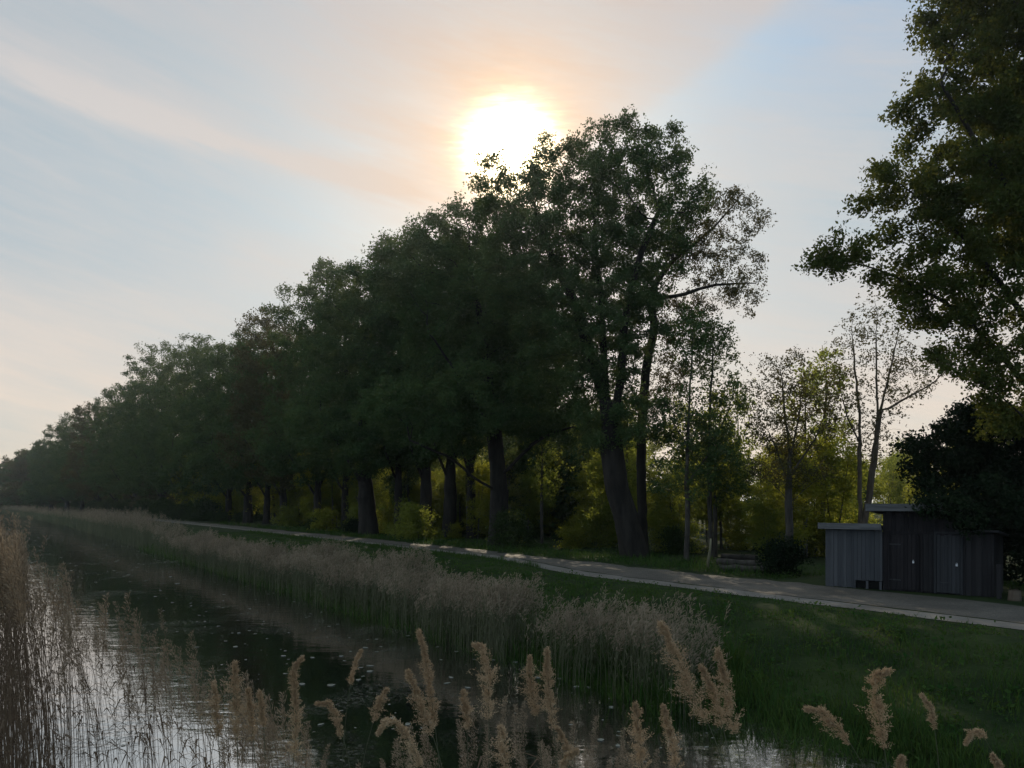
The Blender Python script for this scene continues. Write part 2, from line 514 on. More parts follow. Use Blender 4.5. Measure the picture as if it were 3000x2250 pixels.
def skeleton_mesh(X, par, r_tip, r_base, expo=2.25, flare=1.35):
    n = len(X)
    ch = [[] for _ in range(n)]
    for i, p in enumerate(par):
        if p >= 0: ch[p].append(i)
    rad = np.zeros(n)
    for i in range(n - 1, -1, -1):
        rad[i] = r_tip if not ch[i] else (sum(rad[c] ** expo for c in ch[i])) ** (1 / expo)
    # make the trunk foot match
    k = math.log(r_base / r_tip) / max(1e-6, math.log(rad[0] / r_tip))
    rad = r_tip * (rad / r_tip) ** k
    h = X[:, 2] - X[0, 2]
    rad0 = rad.copy()
    onmain = np.zeros(n, bool); i = 0
    while True:
        onmain[i] = True
        if not ch[i]: break
        i = max(ch[i], key=lambda c: rad[c])
    rad = np.where(onmain, rad * (1 + (flare - 1) * np.exp(-h / (r_base * 2.2))), rad)
    P_ = np.maximum(par, 0)
    d = X - X[P_]; d[0] = X[1] - X[0]
    d /= np.linalg.norm(d, axis=1)[:, None] + 1e-9
    main = np.zeros(n, bool)
    for i in range(n):
        if ch[i]: main[max(ch[i], key=lambda c: rad[c])] = True
    vs, fs, off = [], [], 0
    seg = np.arange(1, n)
    for lo, hi, sides in ((0, .025, 3), (.025, .09, 5), (.09, 9, 10)):
        s = seg[(rad0[seg] >= lo) & (rad0[seg] < hi)]
        if len(s) == 0: continue
        p = par[s]
        d0 = np.where(main[s][:, None], d[p], d[s]); r0 = np.where(main[s], rad[p], np.minimum(rad[p], rad[s] * 1.25))
        def ring(c, dr, r):
            ref = np.tile(np.array([[.31, .95, .05]]), (len(c), 1)); a = np.cross(dr, ref)
            a /= np.linalg.norm(a, axis=1)[:, None] + 1e-9; b = np.cross(dr, a)
            an = np.arange(sides) * 2 * np.pi / sides
            return c[:, None] + r[:, None, None] * (a[:, None] * np.cos(an)[None, :, None] + b[:, None] * np.sin(an)[None, :, None])
        A_, B_ = ring(X[p], d0, r0), ring(X[s], d[s], rad[s])
        v = np.concatenate([A_, B_], 1).reshape(-1, 3)
        o = off + np.arange(len(s))[:, None] * 2 * sides; j = np.arange(sides)[None]; j2 = (j + 1) % sides
        fs.append(np.stack([o + j, o + j2, o + sides + j2, o + sides + j], -1).reshape(-1, 4))
        vs.append(v); off += len(v)
    return np.vstack(vs), np.vstack(fs), rad0, ch


def leaf_quads(pts, size, rg, flat=.5, aspect=.62):
    n = len(pts)
    nrm = rg.normal(size=(n, 3)); nrm[:, 2] += flat; nrm /= np.linalg.norm(nrm, axis=1)[:, None]
    a = np.cross(nrm, rg.normal(size=(n, 3))); a /= np.linalg.norm(a, axis=1)[:, None] + 1e-9
    b = np.cross(nrm, a)
    L = size * (.6 + .8 * rg.random((n, 1)))
    v = np.stack([pts - a * L * .5, pts + b * L * aspect * .5 + a * L * .08, pts + a * L * .5, pts - b * L * aspect * .5 + a * L * .08], 1).reshape(-1, 3)
    return v, np.arange(4 * n).reshape(n, 4)


def grow_tree(name, base, trunks, blobs, n_attr, n_leaf, leaf, r_base, bark, lmat, seed, D=.6, r_tip=.009, sig=.38, thin=.03, jitter=.25,
              up=.06, flare=1.35, shell=.55, kill=1.7, droop=0.0, expo=2.25):
    """trunks and blobs in world coordinates -> Empty with children trunk and crown"""
    rg = np.random.default_rng(seed)
    base = np.asarray(base, float)
    tr = [np.asarray(t, float) - base for t in trunks]
    tr[0][0] = tr[0][0] + np.array((0, 0, -.15))
    bl = [(np.asarray(c, float) - base, r, w) for c, r, w in blobs]
    X, par = colonize(tr, bl, n_attr, D, rg, jitter=jitter, up=up, shell=shell, kill=kill)
    v, f, rad, ch = skeleton_mesh(X, par, r_tip, r_base, flare=flare, expo=expo)
    e = empty(name, base)
    new_obj('trunk', mesh_np(name + '_trunk', v, f, True), bark, e)
    if n_leaf:
        ntr = sum(len(t) for t in tr)
        cand = np.where(rad < thin)[0]; cand = cand[cand > 3]
        tips = np.array([not ch[i] for i in cand])
        w = np.where(tips, 2.2, 1.0) * (.35 + 1.3 * rg.random(len(cand)) ** 1.5); w /= w.sum()
        m = n_leaf // 6
        pick = rg.choice(cand, m, p=w)
        o = rg.normal(0, sig * .82, (m, 3)) * np.array((1, 1, .72)); o[:, 2] -= droop * rg.random(m)
        pts = np.repeat(X[pick] + o, 6, 0); n_leaf = len(pts)
        pts = pts + rg.normal(0, leaf * .62, pts.shape) * (.5 + rg.random((n_leaf, 1)))
        pts[:, 2] = np.maximum(pts[:, 2], .05 + .1 * rg.random(n_leaf))
        v, f = leaf_quads(pts, leaf, rg)
        new_obj('crown', mesh_np(name + '_crown', v, f), lmat, e)
    return e


def pxblob(px, py, rx, ry, d, dd=0., rd=1.0, w=1.0):
    """crown lobe: where it stands in the photograph, at distance d+dd"""
    D = d + dd; k = D / F
    return (P(px, py, D), np.array((rx * k, max(rx, ry) * k * rd, ry * k)), w)


def pxline(pts, d):
    return [P(p[0], p[1], d + (p[2] if len(p) > 2 else 0)) for p in pts]


# the tall oak whose crown tops the row
d = 41.0
t = grow_tree('oak_tree', P(1860, 1629, d),
    [pxline([(1860, 1629), (1838, 1530), (1805, 1420), (1790, 1300), (1775, 1150), (1765, 1000), (1760, 850, .5), (1740, 700, .5)], d),
     pxline([(1788, 1290), (1820, 1100, -.5), (1830, 930, -1), (1870, 760, -1.5), (1930, 620, -2)], d),
     pxline([(1780, 1190), (1730, 1050, 1), (1690, 900, 1.5), (1620, 760, 2), (1570, 640, 2)], d),
     pxline([(1785, 1260), (1810, 1130, 2), (1830, 1000, 3), (1900, 860, 4), (1980, 720, 4)], d)],
    [pxblob(1780, 680, 270, 240, d, 0, .9, 1), pxblob(1690, 450, 115, 100, d, 0, 1, 1.1), pxblob(1900, 460, 150, 105, d, -1, 1, 1.1),
     pxblob(1490, 550, 145, 105, d, 1, 1, .85), pxblob(1610, 520, 110, 100, d, .5, 1, .9), pxblob(1570, 680, 190, 140, d, .5, 1, 1.1), pxblob(1790, 440, 120, 95, d, 0, 1, 1), pxblob(2000, 590, 110, 120, d, 0, 1, 1.0), pxblob(1720, 960, 240, 190, d, 0, .9, 1.3),
     pxblob(1820, 1240, 170, 120, d, 0, 1, .9), pxblob(1560, 800, 190, 170, d, 1, 1, 1.0)],
    2900, 215000, .125, .62, M['bark'], M['oak_leaf'], 11, D=.42, sig=.27)
tag(t, 'tallest oak by the track with thick slanting trunk and rounded crown', 'oak', 'oaks along the track')

# slender tree with the bent trunk, leaning out to the right
d = 43.5
t = grow_tree('slender_tree', P(1885, 1620, d),
    [pxline([(1885, 1620), (1880, 1450), (1877, 1270), (1895, 1060), (1920, 955), (1903, 890), (1920, 830), (1970, 760), (2037, 713), (2105, 654), (2172, 570)], d),
     pxline([(1912, 870), (1995, 869, -.5), (2054, 842, -1), (2138, 831, -1), (2215, 830, -1)], d),
     pxline([(1965, 765), (1990, 690, 1), (2040, 620, 1), (2090, 570, 1)], d)],
    [pxblob(2140, 590, 95, 60, d, 0, 1, 1), pxblob(2215, 640, 55, 60, d, 0, 1, 1), pxblob(2150, 850, 90, 60, d, -1, 1, 1.3), pxblob(2215, 880, 40, 60, d, -1, 1, 1),
     pxblob(2050, 745, 120, 110, d, 0, 1, .7), pxblob(2000, 940, 100, 90, d, 0, 1, .7), pxblob(2170, 730, 70, 60, d, 0, 1, .5), pxblob(1960, 1100, 70, 120, d, 0, 1, .6)],
    900, 27000, .11, .27, M['bark'], M['oak_leaf_brown'], 12, D=.42, sig=.26)
tag(t, 'slender tree with kinked trunk leaning out right of the tallest oak', 'tree', 'oaks along the track')

# broad dark oak in the middle with two low boughs
d = 51.5
t = grow_tree('oak_tree', P(1460, 1597, d),
    [pxline([(1460, 1597), (1463, 1450), (1455, 1340), (1445, 1240), (1430, 1100), (1410, 950), (1380, 800)], d),
     pxline([(1462, 1440), (1420, 1420, -1), (1380, 1395, -1.5), (1330, 1345, -2), (1270, 1320, -3), (1200, 1290, -3)], d),
     pxline([(1460, 1400), (1500, 1365, -1), (1530, 1325, -1), (1590, 1280, -2), (1680, 1250, -3)], d),
     pxline([(1448, 1270), (1400, 1180, -2), (1330, 1080, -3), (1260, 980, -4)], d),
     pxline([(1446, 1250), (1500, 1130, 2), (1560, 1000, 3), (1600, 880, 3)], d)],
    [pxblob(1400, 930, 250, 240, d, 0, 1, 1), pxblob(1470, 690, 130, 110, d, 0, 1, 1.1), pxblob(1330, 690, 150, 110, d, 0, 1, 1), pxblob(1230, 830, 170, 140, d, -1, 1, 1), pxblob(1560, 1000, 180, 180, d, 0, 1, 1),
     pxblob(1420, 1180, 330, 110, d, -2, .8, 1.2), pxblob(1660, 1230, 150, 90, d, -2, 1, 1), pxblob(1200, 1200, 170, 110, d, -2, 1, 1)],
    2300, 190000, .155, .62, M['bark'], M['oak_leaf'], 13, D=.5, sig=.35)
tag(t, 'broad dark oak with two low boughs spreading over the track', 'oak', 'oaks along the track')

# the oaks behind and further along, each grown for its place
def row_oak(px, base_d, top, width, lean, seed, r, label, n_leaf=60000, leaf=.24, lmat='oak_leaf', low=1300):
    d = base_d; by = HY + F * 2.9 / d; mid = (top + low) / 2; hh = (low - top) / 2
    rg = np.random.default_rng(seed + 500)
    w = width
    bl = [pxblob(px, mid, w * .75, hh * .72, d, 0, .9, 1), pxblob(px - w * .25, top + hh * .38, w * .48, hh * .38, d, -1, 1, 1), pxblob(px + w * .3, top + hh * .48, w * .46, hh * .38, d, 1, 1, 1),
          pxblob(px - w * .42, low - hh * .45, w * .52, hh * .42, d, -2, 1, 1.1), pxblob(px + w * .42, low - hh * .5, w * .5, hh * .4, d, -2, 1, 1.1), pxblob(px, low - hh * .2, w * .6, hh * .25, d, -2, 1.2, .8)]
    th = low + .35 * (by - low)
    tr = [pxline([(px, by), (px + lean * .4, (by + low) / 2), (px + lean, low - 30), (px + lean * 1.3, mid), (px, top + hh * .6)], d),
          pxline([(px + lean * .6, th), (px - w * .25, low - hh * .15, -1), (px - w * .55, low - hh * .5, -2)], d),
          pxline([(px + lean * .7, th - .2 * (by - low)), (px + w * .25, low - hh * .3, 1), (px + w * .5, mid, 1)], d)]
    t = grow_tree('oak_tree', P(px, by, d), tr, bl, 1350, n_leaf, leaf, r, M['bark'], M[lmat], seed, D=.68, sig=.44, r_tip=.011)
    return tag(t, label, 'oak', 'oaks along the track')



row_oak(1080, 68, 745, 260, -14, 21, .72, 'thickest oak left of the broad dark oak with bough at its left', 90000, .19, low=1380)
row_oak(1316, 62, 680, 200, 6, 22, .52, 'oak behind the track with forked dark trunk left of the broad oak', 60000, .18, low=1340)
row_oak(1385, 61, 680, 150, -8, 23, .34, 'thin trunked oak close beside the broad oak at its left', 45000, .18, low=1340)
row_oak(1248, 65, 650, 200, 0, 24, .50, 'straight trunked oak between the thickest oak and the forked one', 70000, .18, low=1350)
row_oak(1165, 67, 690, 170, 4, 43, .33, 'slim stemmed oak between the thickest oak and the straight trunked one', 70000, .18, low=1350)
row_oak(1010, 79, 760, 190, 3, 34, .36, 'oak whose slim stem stands just left of the thickest one', 70000, .2, low=1400)
row_oak(927, 84, 815, 220, 5, 25, .42, 'slim oak second left of the thickest oak', 80000, .2, low=1415)
row_oak(832, 94, 895, 210, -5, 26, .45, 'brownish oak third left of the thickest oak', 80000, .21, 'oak_leaf_brown', 1420)
row_oak(780, 101, 930, 170, 5, 35, .40, 'green oak squeezed between the brownish oak and the stout one', 60000, .21, low=1425)
row_oak(725, 106, 972, 190, 4, 27, .55, 'stout trunked oak beside yellow undergrowth at the middle of the row', 75000, .22, low=1430)
row_oak(668, 116, 975, 170, 4, 36, .45, 'oak of even green crown left of the stout trunked one', 65000, .23, low=1435)
row_oak(605, 124, 972, 180, 3, 28, .55, 'oak of the middle row standing behind the tall reed edge', 70000, .23, low=1440)
row_oak(540, 138, 990, 160, 0, 37, .5, 'oak close right of the tall open topped one on the left', 60000, .25, low=1445)
row_oak(479, 148, 1000, 150, -3, 29, .6, 'tall oak with loose open top rising above its neighbours on the left', 60000, .26, low=1445)
row_oak(440, 158, 1062, 120, -3, 38, .5, 'dark oak tucked under the left side of the tall open topped one', 50000, .27, low=1450)
row_oak(393, 168, 1105, 130, 3, 30, .6, 'oak on the left falling away below the tall open topped one', 60000, .28, low=1450)
row_oak(340, 182, 1150, 120, 3, 39, .5, 'even crowned dark oak before the bend on the left', 50000, .29, low=1455)
row_oak(290, 195, 1175, 115, 3, 31, .6, 'brownish oak on the left slope of the row past the bend', 55000, .30, 'oak_leaf_brown', 1460)
row_oak(240, 214, 1198, 100, 3, 40, .5, 'green oak left of the brownish one on the far slope', 50000, .32, low=1463)
row_oak(195, 232, 1230, 90, 3, 32, .6, 'rounded oak near the far end of the row', 50000, .34, low=1465)
row_oak(150, 250, 1285, 80, 3, 33, .6, 'last oak before the hazy far trees', 50000, .36, low=1465)

# the great oak at the right whose trunk stands outside the picture
d = 22.5
t = grow_tree('oak_tree', P(3150, 1760, d),
    [pxline([(3150, 1760), (3140, 1500), (3120, 1250), (3100, 1000), (3080, 700), (3060, 400), (3050, 100)], d),
     pxline([(3125, 1280), (3000, 1120), (2880, 980), (2760, 880), (2600, 800), (2480, 760), (2390, 770)], d),
     pxline([(3110, 1100), (2980, 900), (2850, 720), (2720, 600), (2640, 540)], d),
     pxline([(3085, 750), (2960, 560, -1), (2850, 400, -1), (2760, 250, -1)], d),
     pxline([(3130, 1380), (3020, 1240, -.5), (2900, 1130, -1), (2800, 1080, -1)], d),
     pxline([(3100, 950), (3200, 700, 2), (3300, 450, 3)], d)],
    [pxblob(2920, 560, 300, 330, d, 0, .8, 1), pxblob(2930, 150, 240, 260, d, 0, .9, 1), pxblob(2450, 745, 130, 80, d, -.5, 1, 1.2), pxblob(2640, 560, 150, 130, d, 0, 1, 1),
     pxblob(2760, 850, 210, 130, d, 0, 1, 1), pxblob(2700, 330, 110, 110, d, 0, 1, .9), pxblob(2960, 1050, 170, 120, d, -.5, 1, .9), pxblob(2830, 960, 140, 90, d, 0, 1, .8), pxblob(2950, 1210, 120, 100, d, 0, 1, 1), pxblob(2760, 1060, 110, 75, d, 0, 1, .9),
     pxblob(3250, 300, 380, 560, d, 1, .8, .6), pxblob(3000, -200, 320, 260, d, 0, 1, .7), pxblob(2760, 40, 90, 130, d, 0, 1, .8)],
    3600, 360000, .10, .55, M['bark'], M['near_oak_leaf'], 41, D=.33, sig=.235, r_tip=.006, thin=.022)
tag(t, 'great leafy oak reaching in from the right above the timber shed', 'oak')

# dark evergreen over the shed
d = 27.0
t = grow_tree('evergreen_tree', G(2900, 28.6),
    [pxline([(2900, 1700, 1.6), (2890, 1550, 1), (2880, 1400, .5), (2870, 1250)], d), pxline([(2890, 1560, 1), (2800, 1480), (2730, 1420)], d), pxline([(2885, 1500, .8), (2960, 1400), (3020, 1300)], d)],
    [pxblob(2850, 1370, 170, 170, d, 0, .9, 1), pxblob(2730, 1330, 100, 120, d, 0, 1, 1), pxblob(2990, 1400, 140, 210, d, 0, 1, 1), pxblob(2760, 1490, 95, 70, d, -1.2, 1, 1),
     pxblob(2880, 1500, 150, 80, d, -1.2, 1, 1), pxblob(3080, 1480, 160, 230, d, 0, 1, .8), pxblob(3040, 1600, 75, 150, d, -3.6, .8, .8), pxblob(2795, 1492, 110, 58, d, -3.0, .8, 3.5), pxblob(2920, 1485, 120, 80, d, -3.6, .7, 2), pxblob(2900, 1250, 160, 90, d, -1, 1, .9)],
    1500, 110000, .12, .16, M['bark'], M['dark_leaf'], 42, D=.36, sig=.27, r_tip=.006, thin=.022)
tag(t, 'dense dark evergreen leaning over the shed roof', 'evergreen tree')

# open, airy trees between the tall oak and the shed
def airy(base, trunks, blobs, d, na, nl, leaf, r, label, seed, lmat='oak_leaf_brown', bark='bark_tan', sig=.3, D=.36, **k):
    t = grow_tree('airy_tree', P(*base, d), [pxline(x, d) for x in trunks], blobs, na, nl, leaf, r, M[bark], M[lmat], seed, D=D, sig=sig, r_tip=.0065, thin=.02, up=.12, **k)
    return tag(t, label, 'tree', 'open trees at the edge of the wood')


d = 36.0
airy((2527, 1652), [[(2527, 1652), (2520, 1500), (2518, 1350), (2520, 1220), (2505, 1080), (2495, 960)], [(2526, 1560), (2548, 1450), (2562, 1330), (2578, 1210), (2610, 1080), (2630, 980)],
     [(2563, 1320), (2572, 1200), (2565, 1060), (2570, 930)], [(2580, 1210), (2650, 1170), (2740, 1120), (2800, 1050)], [(2520, 1300), (2480, 1220), (2460, 1130)]],
    [pxblob(2560, 980, 120, 110, d, 0, 1, 1), pxblob(2640, 1080, 100, 130, d, 0, 1, 1), pxblob(2470, 1120, 60, 140, d, 0, 1, 1), pxblob(2740, 1080, 70, 80, d, 0, 1, 1), pxblob(2560, 1250, 90, 110, d, 0, 1, .7)],
    d, 1600, 8500, .10, .2, 'tall nearly bare tree with twin tan stems rising behind the shed', 51)
d = 35.5
airy((2312, 1654), [[(2312, 1654), (2312, 1540), (2310, 1430), (2315, 1330), (2300, 1220), (2290, 1100)], [(2313, 1400), (2350, 1340), (2395, 1280), (2420, 1200)], [(2311, 1420), (2280, 1330), (2250, 1260)], [(2313, 1350), (2340, 1230), (2350, 1120)],
     [(2311, 1480), (2370, 1420), (2420, 1390)], [(2311, 1470), (2260, 1410), (2220, 1385)]],
    [pxblob(2300, 1120, 110, 100, d, 0, 1, 1), pxblob(2390, 1200, 80, 110, d, 0, 1, 1), pxblob(2240, 1220, 70, 110, d, 0, 1, 1), pxblob(2330, 1270, 120, 90, d, 0, 1, .9), pxblob(2310, 1380, 130, 50, d, 0, 1, .5)],
    d, 1200, 13000, .10, .17, 'forked tree with feathery round crown beside the dark bush', 52, bark='bark_grey')
d = 39.0
airy((2010, 1642), [[(2010, 1642), (2015, 1500), (2012, 1380), (2018, 1200), (2028, 1050), (2030, 930)], [(2015, 1250), (2050, 1150), (2070, 1080)], [(2014, 1300), (1970, 1240), (1950, 1180)], [(2013, 1420), (2060, 1350), (2110, 1300)]],
    [pxblob(2020, 1000, 80, 110, d, 0, 1, 1), pxblob(1990, 1230, 100, 100, d, 0, 1, 1), pxblob(2080, 1290, 90, 90, d, 0, 1, 1), pxblob(2010, 1400, 110, 90, d, 0, 1, .9)],
    d, 700, 13000, .13, .13, 'upright tree with ladder of leafy side twigs right of the tallest oak', 53, 'oak_leaf', 'bark_grey')
d = 40.0
airy((2085, 1640), [[(2085, 1640), (2080, 1500), (2078, 1350), (2080, 1180), (2090, 1050), (2085, 960)], [(2079, 1300), (2130, 1220), (2150, 1150)], [(2078, 1400), (2040, 1350), (2020, 1310)]],
    [pxblob(2090, 1020, 80, 110, d, 0, 1, 1), pxblob(2130, 1170, 70, 100, d, 0, 1, 1), pxblob(2090, 1330, 100, 90, d, 0, 1, .9), pxblob(2150, 1400, 70, 80, d, 0, 1, .7)],
    d, 600, 10000, .13, .12, 'thin straight tree between the upright leafy tree and the stake', 54, 'oak_leaf', 'bark_grey')
d = 41.0
airy((2408, 1636), [[(2408, 1636), (2412, 1500), (2410, 1350), (2418, 1220), (2422, 1090)], [(2411, 1400), (2440, 1330), (2450, 1260)], [(2411, 1450), (2380, 1400), (2370, 1340)]],
    [pxblob(2420, 1120, 65, 110, d, 0, 1, 1), pxblob(2440, 1290, 60, 90, d, 0, 1, 1), pxblob(2390, 1360, 60, 80, d, 0, 1, .8)],
    d, 500, 7000, .13, .12, 'thin dark tree close at the left end of the shed', 55, 'young_leaf', 'bark_grey')

# ------------------------------------------------------------------ young wood behind the oaks
def young(name, h, spread, na, nl, leaf, r, lmat, seed, stems=1, bare=.25):
    rg = np.random.default_rng(seed)
    tr = []
    for k in range(stems):
        a = rg.random() * 6.28; o = np.array((math.cos(a), math.sin(a), 0)) * spread * (.35 if stems > 1 else .12)
        tr.append([np.zeros(3) if k == 0 else np.array((0, 0, .25)), o * .3 + (0, 0, h * .3), o * .7 + (0, 0, h * .6), o + (0, 0, h * .92)])
    bl = [((rg.normal() * spread * .3, rg.normal() * spread * .3, h * z), np.array((spread * s, spread * s, h * .17)), 1.) for z, s in
          ((bare + .1, .8), (bare + .25, .95), (.62, .85), (.75, .65), (.88, .4))]
    return grow_tree(name, (0, 0, 0), tr, bl, na, nl, leaf, r, M['bark_grey'], M[lmat], seed, D=.45, sig=.4, r_tip=.008, thin=.022, up=.1)


protos = [young('young_tree', 10, 2.1, 330, 17000, .15, .10, 'young_leaf', 61), young('young_tree', 10, 2.4, 330, 17000, .15, .09, 'yellow_leaf', 62, 2, .12),
          young('young_tree', 10, 2.2, 330, 14000, .15, .09, 'young_leaf', 63, 3, .05), young('young_tree', 10, 1.8, 300, 9000, .19, .11, 'oak_leaf', 64, 1, .3),
          young('young_tree', 10, 2.8, 380, 20000, .16, .12, 'yellow_leaf', 65, 2, .0)]
big = [young('wood_tree', 20, 4.8, 480, 24000, .34, .3, 'oak_leaf', 66, 1, .02), young('wood_tree', 20, 5.4, 480, 24000, .36, .3, 'oak_leaf_brown', 67, 2, .02)]
pole = young('young_tree', 11, 1.5, 200, 2600, .17, .12, 'young_leaf', 68, 1, .3)
shrubs = [young('shrub', 2, 1.3, 150, 5200, .13, .03, 'bush_leaf', 71, 4, .0), young('shrub', 2, 1.5, 150, 5200, .13, .03, 'young_leaf', 72, 4, .0), young('shrub', 2, 1.2, 150, 4500, .13, .03, 'yellow_leaf', 73, 3, .0)]
used = set()


def plant(proto, xy, s, rot, label, cat, group, sz=None, z=BANK - .02):
    o = proto if proto.name not in used else copy_tree(proto)
    used.add(proto.name)
    o.location = (float(xy[0]), float(xy[1]), z); o.scale = (s, s, sz or s); o.rotation_euler = (0, 0, rot)
    return tag(o, label, cat, group)


rg = np.random.default_rng(99)
names = ['thin young tree with fresh green leaves in the wood behind the oaks', 'yellow green twin stemmed young tree glowing in the wood behind the oaks', 'bushy young tree of several thin stems in the wood behind the oaks',
         'dark leaved young tree in the wood behind the oaks', 'broad yellow green young tree branching from the ground in the wood']
placed = []
cnt = 0
while cnt < 165:
    u = rg.uniform(-8, 150); v = 30.5 + 46 * rg.random() ** 1.3
    p = UV(u, v + tbend(u)); d = p[1]
    if d < 30: continue
    px = HX + F * p[0] / d
    if px > 3300 or px < 380: continue
    if any((p[0] - q[0]) ** 2 + (p[1] - q[1]) ** 2 < 2.6 for q in placed): continue
    if px > 2330 and v < 33: continue
    top = (1290 if px > 1900 else 1230 if px > 1500 else 1290) + rg.normal() * 45
    h = (HY - top) / F * d + EYE - BANK
    h = min(max(h, 4.5), 13) * rg.uniform(.8, 1.05)
    k = int(rg.choice(5, p=[.22, .24, .2, .12, .22]))
    plant(protos[k], p, h / 10 * rg.uniform(.95, 1.25), rg.random() * 6.28, names[k], 'young tree', 'young trees of the wood', sz=h / 10)
    placed.append(p); cnt += 1
for px, dd, top in ((1530, 66, 800),):  # added tree, placed behind the crowns to block sun patches on the track
    plant(big[0], P(px, HY, dd)[:2], ((HY - top) / F * dd + 2.9) / 20, px * .1, 'leafy tree added behind the broad oak to keep sun off the track', 'tree', None)
cnt = 0
while cnt < 64:
    u = rg.uniform(4, 110); v = rg.uniform(30.5, 44)
    p = UV(u, v + tbend(u)); d = p[1]; px = HX + F * p[0] / d
    if d < 32 or px > 2450 or px < 500: continue
    h = rg.uniform(6.5, 11)
    plant(pole, p, h / 11, rg.random() * 6.28, 'thin dark pole stemmed tree with few leaves between the oaks and the wood', 'young tree', 'pole stemmed young trees', sz=h / 11)
    cnt += 1
cnt = 0
while cnt < 46:      # taller wood closing the view behind, deeper in
    u = rg.uniform(-20, 330); v = rg.uniform(52, 78) if u > 70 else rg.uniform(80, 112)
    p = UV(u, v + tbend(u)); d = p[1]
    if d < 40: continue
    px = HX + F * p[0] / d
    if px > 3200: continue
    top = np.interp(px, [0, 150, 470, 900, 1300, 1700, 2000, 2300, 3000], [1390, 1320, 1150, 950, 950, 1180, 1290, 1310, 1300]) + abs(rg.normal()) * 30
    h = min((HY - top) / F * d + EYE - BANK, 24)
    k = int(rg.integers(2))
    plant(big[k], p, h / 20, rg.random() * 6.28, 'leafy tree closing the view deep in the wood behind the oaks', 'tree', 'trees deep in the wood')
    cnt += 1
for i, (px, d, top) in enumerate([(150, 262, 1330), (190, 248, 1330), (230, 235, 1330), (100, 300, 1345), (70, 310, 1345), (-60, 330, 1370), (-15, 318, 1362), (25, 305, 1338), (60, 292, 1318), (92, 282, 1308), (118, 268, 1300), (-100, 345, 1395), (40, 330, 1345), (5, 345, 1372)]):
    h = (HY - top) / F * d + 2.9
    plant(big[i % 2], (P(px, HY, d))[:2], h / 20 * 1.25, i * 1.7, 'bluish hazy tree at the far end of the canal', 'tree', 'far hazy trees', sz=h / 20)
cnt = 0
while cnt < 46:      # saplings right behind the trunks
    u = rg.uniform(12, 95); v = rg.uniform(31.5, 42)
    p = UV(u, v + tbend(u)); d = p[1]; px = HX + F * p[0] / d
    if d < 34 or px > 2420 or px < 600: continue
    h = rg.uniform(3.0, 6.5); k = int(rg.choice([0, 1, 2, 4]))
    plant(protos[k], p, h / 10 * rg.uniform(1.0, 1.4), rg.random() * 6.28, names[k], 'young tree', 'young trees of the wood', sz=h / 10)
    cnt += 1
cnt = 0
while cnt < 26:      # thicket below the far crowns
    u = rg.uniform(150, 330); v = rg.uniform(31, 37)
    p = UV(u, v + tbend(u)); h = rg.uniform(6, 10)
    plant(big[cnt % 2], p, h / 20 * 1.5, rg.random() * 6.28, 'low leafy tree filling the shade below the far crowns', 'tree', 'thicket below the far oaks', sz=h / 20)
    cnt += 1
cnt = 0
while cnt < 66:
    u = rg.uniform(2, 215); v = 26.9 + 9 * rg.random() ** 1.4
    if u < 40: v += 2.2
    p = UV(u, v + tbend(u)); d = p[1]; px = HX + F * p[0] / d
    if px > 2000 or px < 60: continue
    s = rg.uniform(.45, 1.25) * (1.35 if u > 110 else 1)
    k = int(rg.integers(3)) if u < 100 else 0
    plant(shrubs[k], p, s, rg.random() * 6.28, ['low green shrub under the oaks', 'low fresh green shrub under the oaks', 'low yellowish shrub under the oaks'][k], 'shrub', 'shrubs under the oaks')
    cnt += 1
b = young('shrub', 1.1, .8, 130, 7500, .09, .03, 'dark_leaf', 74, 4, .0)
tag(b, 'rounded dark bush at the track edge left of the shed', 'bush'); b.location = tuple(G(2285, 30.2))
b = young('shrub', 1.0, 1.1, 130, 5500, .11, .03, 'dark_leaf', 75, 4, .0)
tag(b, 'small dark bush at the foot of the thickest oak', 'bush'); b.location = tuple(G(1035, 70.))

